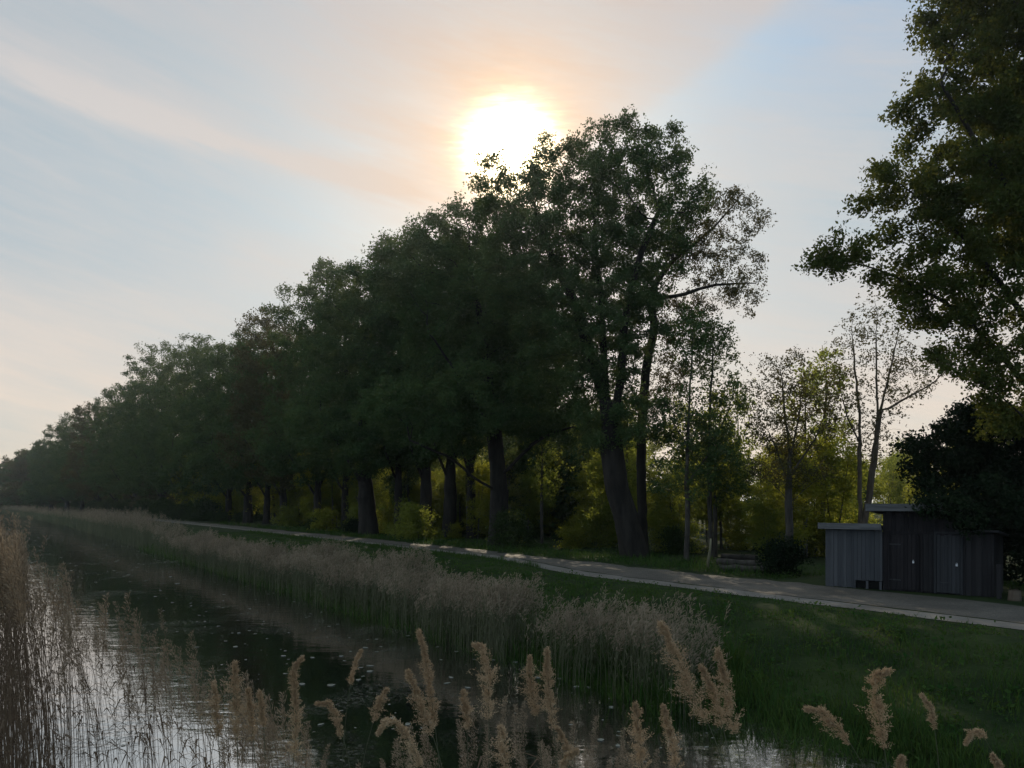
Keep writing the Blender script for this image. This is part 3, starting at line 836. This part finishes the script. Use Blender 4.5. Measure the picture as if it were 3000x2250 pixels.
# ------------------------------------------------------------------ timber shed
def build_shed():
    P0 = np.array((10.8, 26.5, BANK)); A = np.array((.756, -.654, 0)); Bk = np.array((.654, .756, 0)); Z = np.array((0, 0, 1.))
    root = empty('timber_shed', P0)
    rg = np.random.default_rng(5)
    loc = lambda s, b, z: A * s + Bk * b + Z * z
    def planks(mb, s0, s1, b, z0, z1, w=.135, t=.022, ragged=.02):
        s = s0
        while s < s1 - .02:
            ww = min(w * rg.uniform(.85, 1.15), s1 - s)
            dz = rg.uniform(-ragged, ragged); off = rg.uniform(-.006, .006)
            mb.box(loc(s + .004, b - t + off, z0 + rg.uniform(0, ragged)), A * (ww - .008), Bk * t, Z * (z1 - z0 + dz - ragged))
            if rg.random() < .55: mb.box(loc(s + ww - .02, b - t - .014 + off, z0 + .02), A * .035, Bk * .012, Z * (z1 - z0 - .06))
            s += ww
    def side(mb, s, b0, b1, z0, z1a, z1b, w=.14):
        b = b0
        while b < b1 - .02:
            ww = min(w, b1 - b); k = (b - b0) / (b1 - b0)
            mb.box(loc(s, b + .003, z0), A * .022, Bk * (ww - .006), Z * (z1a + (z1b - z1a) * k - z0)); b += ww
    # low grey section with two openings at the foot
    w = MB(); planks(w, 0, .92, 0, .0, 2.06); planks(w, .92, 1.82, 0, .27, 2.06); side(w, 0, .03, 2.1, 0, 2.06, 1.86); planks(w, 0.02, 1.82, 2.13, 0, 1.85)
    for s0 in (.92, 1.32, 1.74): w.box(loc(s0, -.02, 0), A * .07, Bk * .04, Z * .27)
    w.build('grey_wall', M['timber_grey'], root)
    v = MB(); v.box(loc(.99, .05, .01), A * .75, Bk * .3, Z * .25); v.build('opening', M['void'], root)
    r = MB(); r.box(loc(-.16, -.22, 2.09), A * 2.0, Bk * 2.55 + Z * -.2, Z * .05); rf = r.build('roof', M['felt'], root)
    f = MB(); f.box(loc(-.18, -.245, 1.98), A * 2.03, Bk * .024, Z * .20); f.box(loc(-.18, -.22, 1.98), A * .024, Bk * 2.5 + Z * -.2, Z * .2); f.build('fascia', M['fascia'], rf)
    # tall dark section
    w = MB(); planks(w, 1.84, 3.95, .02, .0, 2.62); side(w, 1.84, .05, 2.6, 0, 2.62, 2.40); side(w, 3.94, .05, 2.6, 0, 2.62, 2.4); planks(w, 1.84, 3.95, 2.63, 0, 2.4)
    w.box(loc(1.9, -.035, 1.86), A * 1.5, Bk * .03, Z * .09)
    w.build('dark_wall', M['timber_dark'], root)
    r = MB(); r.box(loc(1.42, -.32, 2.68), A * 2.75, Bk * 3.2 + Z * -.25, Z * .06); rf = r.build('roof', M['felt'], root)
    f = MB(); f.box(loc(1.40, -.345, 2.60), A * 2.79, Bk * .024, Z * .13); f.box(loc(1.40, -.36, 2.735), A * 2.79, Bk * .03, Z * .1); f.box(loc(1.40, -.32, 2.6), A * .024, Bk * 3.2 + Z * -.25, Z * .2); f.build('fascia', M['fascia'], rf)
    dr = MB(); planks(dr, 2.12, 2.92, -.012, .06, 1.84, .13); dr.box(loc(2.0, -.05, .03), A * .06, Bk * .05, Z * 1.82); dr.box(loc(2.98, -.05, .03), A * .06, Bk * .05, Z * 1.82)
    d1 = dr.build('door', M['timber_dark'], root)
    k = MB(); k.box(loc(2.74, -.062, .93), A * .05, Bk * .03, Z * .06); k.tube([loc(2.75, -.05, .99), loc(2.752, -.05, 1.03), loc(2.777, -.05, 1.03), loc(2.78, -.05, .99)], .006, 5); k.build('padlock', M['steel'], d1)
    for z in (.35, 1.5):
        h = MB(); h.box(loc(2.06, -.058, z), A * .34, Bk * .012, Z * .04); h.build('hinge', M['felt'], d1)
    # lower section with the lighter door
    w = MB(); planks(w, 3.97, 4.95, .045, .0, 1.95); planks(w, 3.05, 3.40, -.012, .05, 1.9); planks(w, 3.97, 4.95, 1.8, 0, 1.8); side(w, 4.93, .06, 1.8, 0, 1.95, 1.8); w.build('low_wall', M['timber_mid'], root)
    r = MB(); r.box(loc(3.97, -.14, 1.98), A * 1.15, Bk * 2.1 + Z * -.2, Z * .06); r.build('roof', M['felt'], root)
    dr = MB(); planks(dr, 3.44, 4.08, -.035, .05, 1.86, .11); dr.box(loc(3.36, -.055, .02), A * .07, Bk * .05, Z * 1.9); dr.box(loc(4.09, -.055, .02), A * .07, Bk * .05, Z * 1.9); dr.box(loc(3.36, -.055, 1.90), A * .80, Bk * .05, Z * .06)
    d2 = tag(dr.build('door', M['timber_door'], root), 'lighter grey plank door')
    k = MB(); k.box(loc(3.97, -.085, .90), A * .055, Bk * .03, Z * .06); k.tube([loc(3.98, -.07, .96), loc(3.982, -.07, 1.0), loc(4.012, -.07, 1.0), loc(4.015, -.07, .96)], .006, 5); k.build('padlock', M['steel'], d2)
    for z in (.35, 1.5):
        h = MB(); h.box(loc(3.44, -.081, z), A * .34, Bk * .012, Z * .04); h.build('hinge', M['felt'], d2)
    tag(root, 'weathered plank shed of stepped sections with two padlocked doors', 'shed')
    p = MB(); q = P0 + loc(5.08, -.25, -.05); p.box(q, A * .12, Bk * .12, Z * 1.05); p.box(q + Z * 1.05 - (A + Bk) * .008, A * .136, Bk * .136, Z * .03)
    tag(p.build('post', M['timber_mid']), 'short square timber post at the right end of the shed', 'post')
    p = MB(); q = P0 + loc(5.55, -.35, -.05); p.tube([q, q + (0, 0, .12), q + (.01, 0, .34), q + (.01, .01, .36)], [.20, .17, .155, .10], 12)
    tag(p.build('tree_stump', M['bark_tan'], smooth=True), 'small tree stump beyond the post by the shed', 'stump')


build_shed()

# log pile left of the bush and the pale stake
lg = np.random.default_rng(3)
axis = np.array((.80, -.60, 0)); back = np.array((.6, .8, 0))
c0 = G(2165, 32.0)
logs = [(0, 0, .14, 2.0, 'bottom front log of the pile by the dark bush'), (.30, 0, .15, 1.8, 'bottom middle log of the pile by the dark bush'), (.6, 0, .14, 1.9, 'bottom rear log of the pile by the dark bush'),
        (.15, .25, .13, 1.9, 'upper front log of the pile by the dark bush'), (.45, .26, .13, 1.7, 'upper rear log of the pile by the dark bush'), (.30, .49, .11, 1.5, 'topmost log of the pile by the dark bush')]
for o, z, r, L, lab in logs:
    m = MB(); c = c0 + back * o + np.array((0, 0, z + r - .02)) + axis * lg.normal() * .08
    n = 7; t = np.linspace(-.5, .5, n)
    pts = c + axis * (t * L)[:, None] + lg.normal(0, .012, (n, 3)); m.tube(pts, r * (1 + lg.normal(0, .05, n)), 12)
    e = m.build('log', M['bark_grey'] if o in (.15, 0) else M['bark'], smooth=False); tag(e, lab, 'log', 'logs stacked by the track')
m = MB(); q = G(2072, 32.4); m.tube([q - (0, 0, .1), q + (.04, 0, .4), q + (.12, 0, .9), q + (.15, 0, 1.35)], [.075, .06, .05, .04], 8)
tag(m.build('wooden_stake', M['pale_wood'], smooth=True), 'pale leaning wooden stake at the track edge', 'stake')


# ------------------------------------------------------------------ reeds
def reed_mass(name, base, h, lean, mats, rg, nseg=4, stem_w=.011, nsp=12, plen=.30, spl=.12, nleaf=2, spw=.012, pl_w=.06, wind=(-.5, .1, 0)):
    n = len(base); V, Fc, Mi = [], [], []; off = 0
    wind = np.asarray(wind, float)
    t = np.linspace(0, 1, nseg + 1)
    curve = lambda tt: base[:, None] + np.stack([lean[:, 0:1] * tt ** 2, lean[:, 1:2] * tt ** 2, h[:, None] * (tt - .04 * tt ** 4 * np.abs(lean[:, 0:1]))], -1)
    p = curve(t[None].repeat(n, 0))
    a = rg.random(n) * np.pi; side = np.stack([np.cos(a), np.sin(a) * .6, 0 * a], -1)[:, None] * (stem_w * .5 * (1 - .55 * t))[None, :, None]
    v = np.stack([p - side, p + side], 2).reshape(n, -1, 3)
    k = np.arange(nseg) * 2; f = np.stack([k, k + 1, k + 3, k + 2], -1)
    fa = (np.arange(n)[:, None, None] * (2 * (nseg + 1)) + f[None]).reshape(-1, 4)
    V.append(v.reshape(-1, 3)); Fc.append(fa); Mi.append(np.zeros(len(fa))); off += v.size // 3
    if nleaf:
        tt = rg.uniform(.25, .85, (n, nleaf)); q = curve(tt); b = rg.random((n, nleaf)) * 6.28
        L = rg.uniform(.18, .45, (n, nleaf, 1)); dv = np.stack([np.cos(b), np.sin(b), rg.uniform(-.3, .9, b.shape)], -1)
        e = q + dv * L; w = np.stack([-np.sin(b), np.cos(b), 0 * b], -1) * .009
        mid = (q + e) / 2 + np.array((0, 0, .05))
        v = np.stack([q, mid + w, e - np.array((0, 0, .08)), mid - w], 2).reshape(-1, 3)
        f = np.arange(len(v)).reshape(-1, 4) + off; V.append(v); Fc.append(f); Mi.append(np.zeros(len(f))); off += len(v)
    tt = 1 - (plen / h)[:, None] * rg.random((n, nsp)) if np.ndim(plen) == 0 else 1 - (plen / h)[:, None] * rg.random((n, nsp))
    q = curve(tt); k = (1 - tt) * (h / plen)[:, None]          # 0 tip .. 1 base of plume
    wd = pl_w * (.25 + 1.3 * k * (1.25 - k))
    b = rg.random((n, nsp)) * 6.28
    q = q + np.stack([np.cos(b), np.sin(b), 0 * b], -1) * (wd * rg.random((n, nsp)))[..., None]
    dv = np.stack([np.cos(b) * .5, np.sin(b) * .5, .55 + .5 * rg.random(b.shape)], -1) + wind
    dv /= np.linalg.norm(dv, axis=-1)[..., None]
    L = spl * rg.uniform(.5, 1.2, (n, nsp, 1)); w = np.cross(dv, rg.normal(size=dv.shape)); w /= np.linalg.norm(w, axis=-1)[..., None] + 1e-9
    w *= spw * .5
    e = q + dv * L - np.array((0, 0, .25)) * L
    mid = q + dv * L * .55
    v = np.stack([q, mid + w, e, mid - w], 2).reshape(-1, 3)
    f = np.arange(len(v)).reshape(-1, 4) + off; V.append(v); Fc.append(f); Mi.append(np.ones(len(f)))
    me = mesh_np(name, np.vstack(V), np.vstack(Fc), False, np.concatenate(Mi))
    return new_obj(name, me, mats)


def far_reeds():
    rg = np.random.default_rng(8)
    u = np.concatenate([rg.uniform(17.0, 60, 8000), rg.uniform(60, 130, 5200), rg.uniform(130, 330, 4200), rg.uniform(10.6, 15.2, 620), rg.uniform(15, 17.4, 90), rg.uniform(16.6, 18, 120)])
    n = len(u)
    v = 11.1 + 1.75 * rg.random(n) ** .9 * (1 + .25 * np.sin(u * .21 + 1) + .15 * np.sin(u * .57))
    v = np.where(u < 16.5, 11.1 + 1.5 * rg.random(n), v)
    keep = rg.random(n) < .35 + .65 * np.sin(u * .9 + np.sin(v * 2.1) + u * .13) ** 2
    u, v = u[keep], v[keep]; n = len(u)
    z = np.maximum(ground_z(u, v), -.05)
    hh = np.interp(u, [10, 11.5, 14, 15.5, 17, 20, 28, 42, 58, 64, 70, 84, 110, 330], [1.4, 1.85, 2.0, 1.4, 1.75, 1.85, 1.85, 1.75, 1.6, 1.65, 2.6, 2.8, 2.7, 2.6])
    hh = hh * (1 + .10 * np.sin(u * .8) + .07 * np.sin(u * 2.3 + v)) * rg.uniform(.72, 1.1, n)
    xy = UV(u, v + wbend(u))
    base = np.concatenate([xy, z[:, None]], 1)
    lean = rg.normal(0, .16, (n, 2)) + np.array((.12, 0))
    sc = 1 + u / 90
    o = reed_mass('reed_bed', base, hh, lean, [M['reed_stem'], M['reed_plume']], rg, 3, .014, 16, .42, .15, 3, .022, .085, (.35, 0, 0))
    tag(o, 'belt of dry beige reeds along the far waterline', 'reeds', kind='stuff')


def near_reeds():
    rg = np.random.default_rng(9)
    B, H = [], []
    def add(n, xr, dr, ytop, jit):
        px = rg.uniform(*xr, n); d = rg.uniform(*dr, n)
        py = np.interp(px, *ytop) + rg.normal(0, jit, n)
        top = np.stack([(px - HX) / F * d, d, EYE - (py - HY) / F * d], -1)
        r, f = top[:, 0], top[:, 1]
        uu = CU[0] * r + CU[1] * f; vv = CV[0] * r + CV[1] * f
        z = np.maximum(ground_z(uu, vv), -.05)
        h = top[:, 2] - z; ok = h > .6
        B.append(np.stack([r, f, z], -1)[ok]); H.append(h[ok])
    add(900, (-260, 70), (6.5, 13), ([-260, 0, 60], [1560, 1610, 1660]), 55)
    add(130, (30, 215), (8, 15), ([30, 120, 235], [1640, 1740, 1800]), 70)
    # the belt running away along the near bank
    u = 14 + 110 * rg.random(800) ** 1.5; v = rg.uniform(-1.7, .1, 800) + wbend(u); xy = UV(u, v)
    z = np.maximum(ground_z(u, v - wbend(u)), -.05)
    B.append(np.concatenate([xy, z[:, None]], 1)); H.append(rg.uniform(2.2, 3.1, 800))
    def emit(label, nsp, spl, spw, stem, plw):
        base = np.vstack(B); h = np.concatenate(H)
        lean = rg.normal(0, .20, (len(h), 2)) + np.array((-.12, 0))
        base[:, :2] -= lean
        o = reed_mass('reed_bed', base, h, lean, [M['reed_red'], M['reed_rust']], rg, 6, stem, nsp, .36, spl, 2, spw, plw, (-.35, 0, 0))
        tag(o, label, 'reeds', kind='stuff'); B.clear(); H.clear()
    emit('mass of tall reddish brown reeds at the near left bank', 60, .075, .009, .009, .055)
    add(95, (180, 480), (7.5, 11), ([180, 300, 480], [1840, 1850, 1990]), 80)
    add(38, (440, 620), (7, 10), ([440, 520, 620], [1950, 1960, 2060]), 70)
    add(40, (600, 830), (5.5, 7.5), ([600, 700, 830], [2070, 2060, 2110]), 60)
    emit('thin arching reeds before the bright water at lower left', 120, .05, .006, .008, .05)
    add(46, (1150, 2000), (4.4, 5.6), ([1150, 1400, 1700, 2000], [2200, 2120, 2190, 2170]), 60)
    add(14, (600, 1150), (4.6, 6), ([600, 1150], [2160, 2180]), 50)
    emit('low dull reeds filling in between the large plumes', 420, .022, .0042, .007, .045)


far_reeds()
near_reeds()


def hero_reed(axis, width, d, label, seed):
    """one big feathered reed close to the camera: axis from foot of plume to tip, width in photograph pixels"""
    rg = np.random.default_rng(seed); k = d / F
    pts = np.array([P(x, y, d + rg.normal() * .01) for x, y in axis])
    seg = np.linalg.norm(np.diff(pts, axis=0), axis=1); Ls = np.concatenate([[0], np.cumsum(seg)]); L = Ls[-1]
    at = lambda s: np.stack([np.interp(s * L, Ls, pts[:, i]) for i in range(3)], -1)
    foot = pts[0]; dr = pts[0] - pts[1]; dr /= np.linalg.norm(dr)
    r, f = foot[0] + dr[0] * .5, foot[1]
    gz = float(np.maximum(ground_z(CU[0] * r + CU[1] * f, CV[0] * r + CV[1] * f), -.05))
    gp = np.array((r + dr[0] * .35, f + .05 * rg.normal(), gz)); m1 = foot + dr * .45
    e = empty('reed', gp)
    st = MB()
    s4 = np.linspace(0, 1, 9)
    low = [(1 - t) ** 2 * gp + 2 * t * (1 - t) * m1 + t * t * foot for t in s4]
    st.tube(np.array(low + [at(np.array([q]))[0] for q in (.3, .6, .9)]) - gp, np.linspace(.0042, .0012, 12), 5, False)
    st.build('stem', M['reed_stem'], e, True)
    n = int(165 * max(.5, L / .4)); per = 24
    s = rg.random(n) ** .85
    prof = np.clip(1.35 * (s + .12) ** .35 * (1.04 - s) ** .95, .14, 1.1) * width * k * (.75 + .35 * np.sin(s * 17 + seed))
    t0 = at(s); tg = at(np.minimum(s + .05, 1.0)) - at(np.maximum(s - .02, 0)); tg /= np.linalg.norm(tg, axis=1)[:, None] + 1e-9
    rad = rg.normal(size=(n, 3)); rad -= (rad * tg).sum(1)[:, None] * tg; rad /= np.linalg.norm(rad, axis=1)[:, None]
    dirv = tg * .75 + rad * .75; dirv /= np.linalg.norm(dirv, axis=1)[:, None]
    q = np.linspace(.08, 1, per)[None, :, None]
    ln = (prof * rg.uniform(.35, 1.55, n))[:, None, None]
    c = t0[:, None] + dirv[:, None] * q * ln * 1.15 + np.array((-.12, 0, -.28)) * (q ** 2) * ln
    c = c + rg.normal(0, .0042, c.shape)
    dv = dirv[:, None] * .7 + rg.normal(0, .5, c.shape) + np.array((-.15, 0, -.1)); dv /= np.linalg.norm(dv, axis=-1)[..., None]
    l = rg.uniform(.008, .018, (n, per, 1)); w = np.cross(dv, rg.normal(size=dv.shape)); w /= np.linalg.norm(w, axis=-1)[..., None] + 1e-9
    w *= rg.uniform(.0010, .0021, (n, per, 1))
    v = np.stack([c, c + dv * l * .5 + w, c + dv * l, c + dv * l * .5 - w], 2).reshape(-1, 3) - gp
    br = np.stack([t0, t0 + dirv * ln[:, 0] * .6 + np.array((0, .0008, 0)), t0 + dirv * ln[:, 0] * 1.1 + np.array((-.12, 0, -.28)) * ln[:, 0], t0 + dirv * ln[:, 0] * .6 - np.array((0.0008, .0008, 0))], 1).reshape(-1, 3) - gp
    v = np.vstack([v, br]); fa = np.arange(len(v)).reshape(-1, 4)
    new_obj('plume', mesh_np('plume', v, fa), M['hero_plume'], e)
    if rg.random() < .6:
        lf = MB(); a0 = gp + (foot - gp) * rg.uniform(.5, .8) - gp; b = rg.choice((-1, 1)); le = rg.uniform(.25, .42)
        x = np.linspace(0, 1, 6)
        c = a0 + np.stack([b * le * x, .1 * x, le * (.75 * x - .9 * x * x)], -1); wv = np.stack([0 * x, 0 * x + .3, 0 * x + 1], -1) * (.008 * np.sin(np.pi * (x * .9 + .1)))[:, None]
        for i in range(5): lf.quads([c[i] - wv[i], c[i + 1] - wv[i + 1], c[i + 1] + wv[i + 1], c[i] + wv[i]], [[0, 1, 2, 3]])
        lf.build('leaf', M['reed_stem'], e)
    tag(e, label, 'reed', 'feathery reeds close to the viewer')


heroes = [
    ([(1275, 2130), (1258, 2000), (1243, 1900), (1228, 1850)], 20, 4.3, 'tall narrow reed plume with hooked tip, left of the broadest central one'),
    ([(1268, 2155), (1240, 2080), (1215, 2010), (1195, 1965)], 26, 4.2, 'reed plume leaning left below the tall hooked one'),
    ([(1432, 2110), (1432, 2010), (1425, 1940), (1412, 1892), (1388, 1890)], 40, 4.0, 'broadest central reed plume with tip flopping left over the water'),
    ([(1368, 2140), (1366, 2080), (1358, 2020)], 24, 4.3, 'short reed plume tucked left of the broadest central one'),
    ([(1572, 2100), (1560, 2020), (1550, 1960), (1553, 1925)], 30, 4.2, 'reed plume just right of the bright water glints, blunt tipped'),
    ([(1622, 2140), (1610, 2040), (1605, 1970), (1603, 1905)], 30, 4.1, 'reed plume with a sharp upright point right of the blunt tipped one'),
    ([(1480, 2262), (1478, 2200), (1470, 2130)], 38, 3.8, 'low reed plume at the bottom edge below the bright glints'),
    ([(1672, 2215), (1655, 2170), (1632, 2130)], 16, 4.5, 'small thin reed plume leaning left below the pointed one'),
    ([(1645, 2262), (1658, 2220), (1692, 2198)], 18, 4.2, 'small reed plume flopping right at the bottom edge'),
    ([(860, 2230), (870, 2110), (862, 2010), (863, 1950), (888, 1927)], 24, 4.3, 'long upright reed plume with tip bent right over black water'),
    ([(1005, 2160), (985, 2090), (962, 2058), (930, 2062)], 18, 4.4, 'small reed plume arching left over two pale pads'),
    ([(695, 2170), (692, 2060), (690, 1985), (690, 1940)], 34, 4.6, 'pyramid shaped reed plume left of the long upright one'),
    ([(640, 2160), (635, 2080), (628, 2000)], 24, 4.8, 'reed plume left of the pyramid shaped one'),
    ([(742, 2170), (735, 2090), (728, 2020)], 24, 4.7, 'reed plume right of the pyramid shaped one'),
    ([(772, 2130), (768, 2070), (760, 2025)], 15, 5.0, 'small greyish reed tuft right of the pyramid shaped plume'),
    ([(1026, 2010), (1038, 1950), (1058, 1906)], 10, 5.6, 'wispy thin reed head bending right over the grey reflection'),
    ([(1242, 2262), (1200, 2170), (1160, 2110), (1130, 2112), (1108, 2150)], 24, 4.0, 'large reed plume leaning far left with drooping tip at bottom'),
    ([(1092, 2120), (1112, 2060), (1132, 2020)], 20, 4.4, 'orange brown reed plume behind the far leaning one'),
    ([(2075, 2120), (2020, 2010), (1975, 1905), (1952, 1855), (1936, 1822)], 50, 3.6, 'largest reed plume, golden brown and leaning left before the grass bank'),
    ([(2155, 2150), (2135, 2050), (2118, 1960), (2102, 1905)], 40, 3.7, 'second largest reed plume right beside the largest'),
    ([(2118, 2130), (2088, 2020), (2055, 1952)], 24, 3.9, 'loose reed plume showing between the two largest'),
    ([(1882, 2262), (1872, 2150), (1862, 2060)], 34, 4.0, 'faded reed plume at the bottom left of the two largest'),
    ([(1985, 2262), (1962, 2140), (1942, 2062)], 28, 3.9, 'slim reed plume before bright water under the largest'),
    ([(2592, 2200), (2575, 2090), (2562, 2010), (2572, 1972), (2606, 1965)], 40, 3.7, 'thick reed plume at right with pale tip flopping right over grass'),
    ([(2492, 2180), (2440, 2115), (2402, 2082), (2362, 2076)], 26, 4.0, 'reed plume drooping left beside the thick one at right'),
    ([(2738, 2135), (2728, 2075), (2700, 2035)], 11, 4.6, 'thin knobbly reed head on the grass right of the thick plume'),
    ([(2885, 2162), (2868, 2140), (2848, 2142), (2832, 2180)], 12, 4.6, 'small arched reed head near the right edge'),
    ([(2636, 2268), (2640, 2240), (2645, 2218)], 15, 4.2, 'pale stubby reed tip at the bottom right of the thick plume'),
    ([(2940, 2275), (2925, 2240), (2908, 2212)], 13, 4.2, 'reed tip leaning left in the bottom right corner'),
]
for i, (a, w, d, lab) in enumerate(heroes): hero_reed(a, w * 1.55, d, lab, 300 + i)


# ------------------------------------------------------------------ grass on the bank, floating leaves
def grass():
    rg = np.random.default_rng(14)
    def scatter(n, ur, vr, hr, w, keep=None):
        u = ur[0] + (ur[1] - ur[0]) * rg.random(n) ** 1.8; v = rg.uniform(*vr, n)
        if keep is not None:
            k = keep(u, v); u, v = u[k], v[k]
        z = ground_z(u, v); xy = UV(u, v + wbend(u))
        n = len(u)
        tuft = .35 + 1.05 * (np.sin(u * 2.1 + np.sin(v * 3.3) * 1.3) * np.sin(v * 2.6 + np.sin(u * 1.7)) * .5 + .5)
        h = rg.uniform(*hr, n) * tuft * (1 - .62 * sstep(v, 15.5, 18.5) * (v < 19.8))
        a = rg.random(n) * 6.28; dv = np.stack([np.cos(a), np.sin(a)], -1) * (h * rg.uniform(.15, .8, n))[:, None]
        p = np.concatenate([xy, z[:, None] - .02], 1)
        s = np.stack([-np.sin(a), np.cos(a), 0 * a], -1) * w * (1 + u / 60)[:, None]
        top = p + np.concatenate([dv, h[:, None]], 1); mid = p + np.concatenate([dv * .35, h[:, None] * .6], 1)
        return np.stack([p - s, p + s, mid + s * .8, mid - s * .8], 1), np.stack([mid - s * .8, mid + s * .8, top + s * .05, top - s * .05], 1)
    parts = [scatter(95000, (-6, 75), (12.0, 21.5), (.09, .26), .008, lambda u, v: v < v_near(u) + .10 * np.sin(u * 3.1) * np.sin(u * 1.3) + .06), scatter(16000, (-6, 16), (11.3, 12.9), (.25, .65), .008), scatter(15000, (11, 75), (11.0, 13.6), (.3, .95), .010),
             scatter(30000, (0, 90), (24.2, 31), (.06, .22), .009, lambda u, v: (v > v_far(u) + .1) & ~((u > 9.5) & (u < 18) & (v < 28))),
             scatter(5000, (0, 110), (24.0, 27), (.2, .5), .01, lambda u, v: (v > v_far(u) + .5) & (u > 19)),
             scatter(9000, (-6, 70), (18.9, 22.2), (.06, .24), .007, lambda u, v: np.abs(v - v_near(u) - .02) < .10 + .12 * np.sin(u * 2.7) * np.sin(u * .9)),
             scatter(1500, (-4, 60), (12.2, 18.6), (.45, .85), .006),
             scatter(2600, (-4, 80), (20.2, 23), (.03, .08), .008, lambda u, v: np.abs(v - v_near(u) - 1.07) < .06)]
    q = np.concatenate([np.concatenate([a, b]) for a, b in parts]).reshape(-1, 3)
    n = 1500; u = -5 + 60 * rg.random(n) ** 1.6; v = rg.uniform(12.3, 19.0, n)       # broad leaved weeds
    n2 = 500; u = np.concatenate([u, rg.uniform(5, 70, n2)]); v = np.concatenate([v, rg.uniform(24.8, 27.5, n2)])
    k = ~((u > 9.5) & (u < 18) & (v > 20)); u, v = u[k], v[k]
    c = np.concatenate([UV(u, v + wbend(u)), ground_z(u, v)[:, None] + .06], 1)
    sz = rg.uniform(.05, .14, len(u))
    pts = np.repeat(c, 16, 0) + rg.normal(0, 1, (len(c) * 16, 3)) * np.repeat(sz, 16)[:, None] * np.array((1.3, 1.3, .6))
    wv, _ = leaf_quads(pts, np.repeat(sz, 16)[:, None] * .8, rg, 1.2)
    q = np.concatenate([q, wv])
    o = new_obj('grass', mesh_np('grass', q, np.arange(len(q)).reshape(-1, 4)), M['grass'])
    tag(o, 'uneven dark green grass covering the canal bank', 'grass', kind='stuff')


grass()


def pads():
    rg = np.random.default_rng(21)
    def disc(p, r, e, a, k=8):
        an = np.arange(k) * 2 * np.pi / k; c = np.stack([np.cos(an) * r, np.sin(an) * r * e, .004 * np.sin(an * 2 + a)], -1) * (1 + .12 * rg.normal(size=(k, 1)))
        ca, sa = math.cos(a), math.sin(a)
        c = np.stack([c[:, 0] * ca - c[:, 1] * sa, c[:, 0] * sa + c[:, 1] * ca, c[:, 2] * 0 + np.abs(c[:, 2])], -1) + p
        return c
    def strips(v, k=8):     # polygon of k corners as quads
        return [[0, i, i + 1, i + 2] for i in range(1, k - 1, 2)]
    seen = [(885, 2005), (970, 2008), (940, 2123), (1050, 1992), (1070, 1898), (830, 1922), (915, 1927), (1000, 1923), (1085, 1951), (1082, 1967), (1195, 2122), (1150, 2105), (1320, 1985), (1310, 2002),
            (1370, 2015), (1510, 1940), (1575, 1985), (1640, 1988), (1690, 2012), (1725, 2014), (1790, 2072), (1905, 2068), (1810, 2185), (1760, 2168), (690, 1895), (640, 1835), (560, 1775), (520, 1710), (500, 1690), (700, 1855)]
    for i, (x, y) in enumerate(seen):
        d = F * EYE / (y - HY); m = MB(); r = rg.uniform(.045, .09) * (.7 + d / 40)
        q = disc(P(x, y, d) * 0, r, rg.uniform(.5, .9), rg.random() * 3)
        m.quads(np.concatenate([q, q + (0, 0, .006)]), [[8 + a for a in f] for f in strips(q)] + [[j, (j + 1) % 8, 8 + (j + 1) % 8, 8 + j] for j in range(8)])
        o = m.build('lily_pad', M['pad']); o.location = tuple(P(x, y, d) * (1, 1, 0) + (0, 0, .006))
        tag(o, 'small pale leaf pad floating on the dark canal water', 'lily pad', 'pads afloat on the canal')
    m = MB()
    for _ in range(900):
        u = 8 + 140 * rg.random() ** 1.25; v = rg.uniform(1.5, 11.2)
        if v < 6 and rg.random() < .45: continue
        q = disc(np.array((*UV(u, v + wbend(u)), .005)), rg.uniform(.015, .06) * (.7 + u / 45), rg.uniform(.4, .9), rg.random() * 3)
        m.quads(q, strips(q))
    o = m.build('floating_leaves', M['pad'])
    tag(o, 'scattered small leaves floating on the canal', 'floating leaves', kind='stuff')


pads()

# ------------------------------------------------------------------ haze
def haze():
    m, nt, out = new_mat('haze')
    pv = nt.nodes.new('ShaderNodeVolumePrincipled'); pv.inputs['Color'].default_value = (.74, .86, .95, 1)
    pv.inputs['Density'].default_value = .00030; pv.inputs['Anisotropy'].default_value = .72
    nt.links.new(pv.outputs[0], out.inputs['Volume'])
    b = MB(); b.box((-3800, -3800, -2), (7600, 0, 0), (0, 7600, 0), (0, 0, 38))
    tag(b.build('haze', m), 'thin evening haze over the canal', 'haze', kind='stuff')


haze()
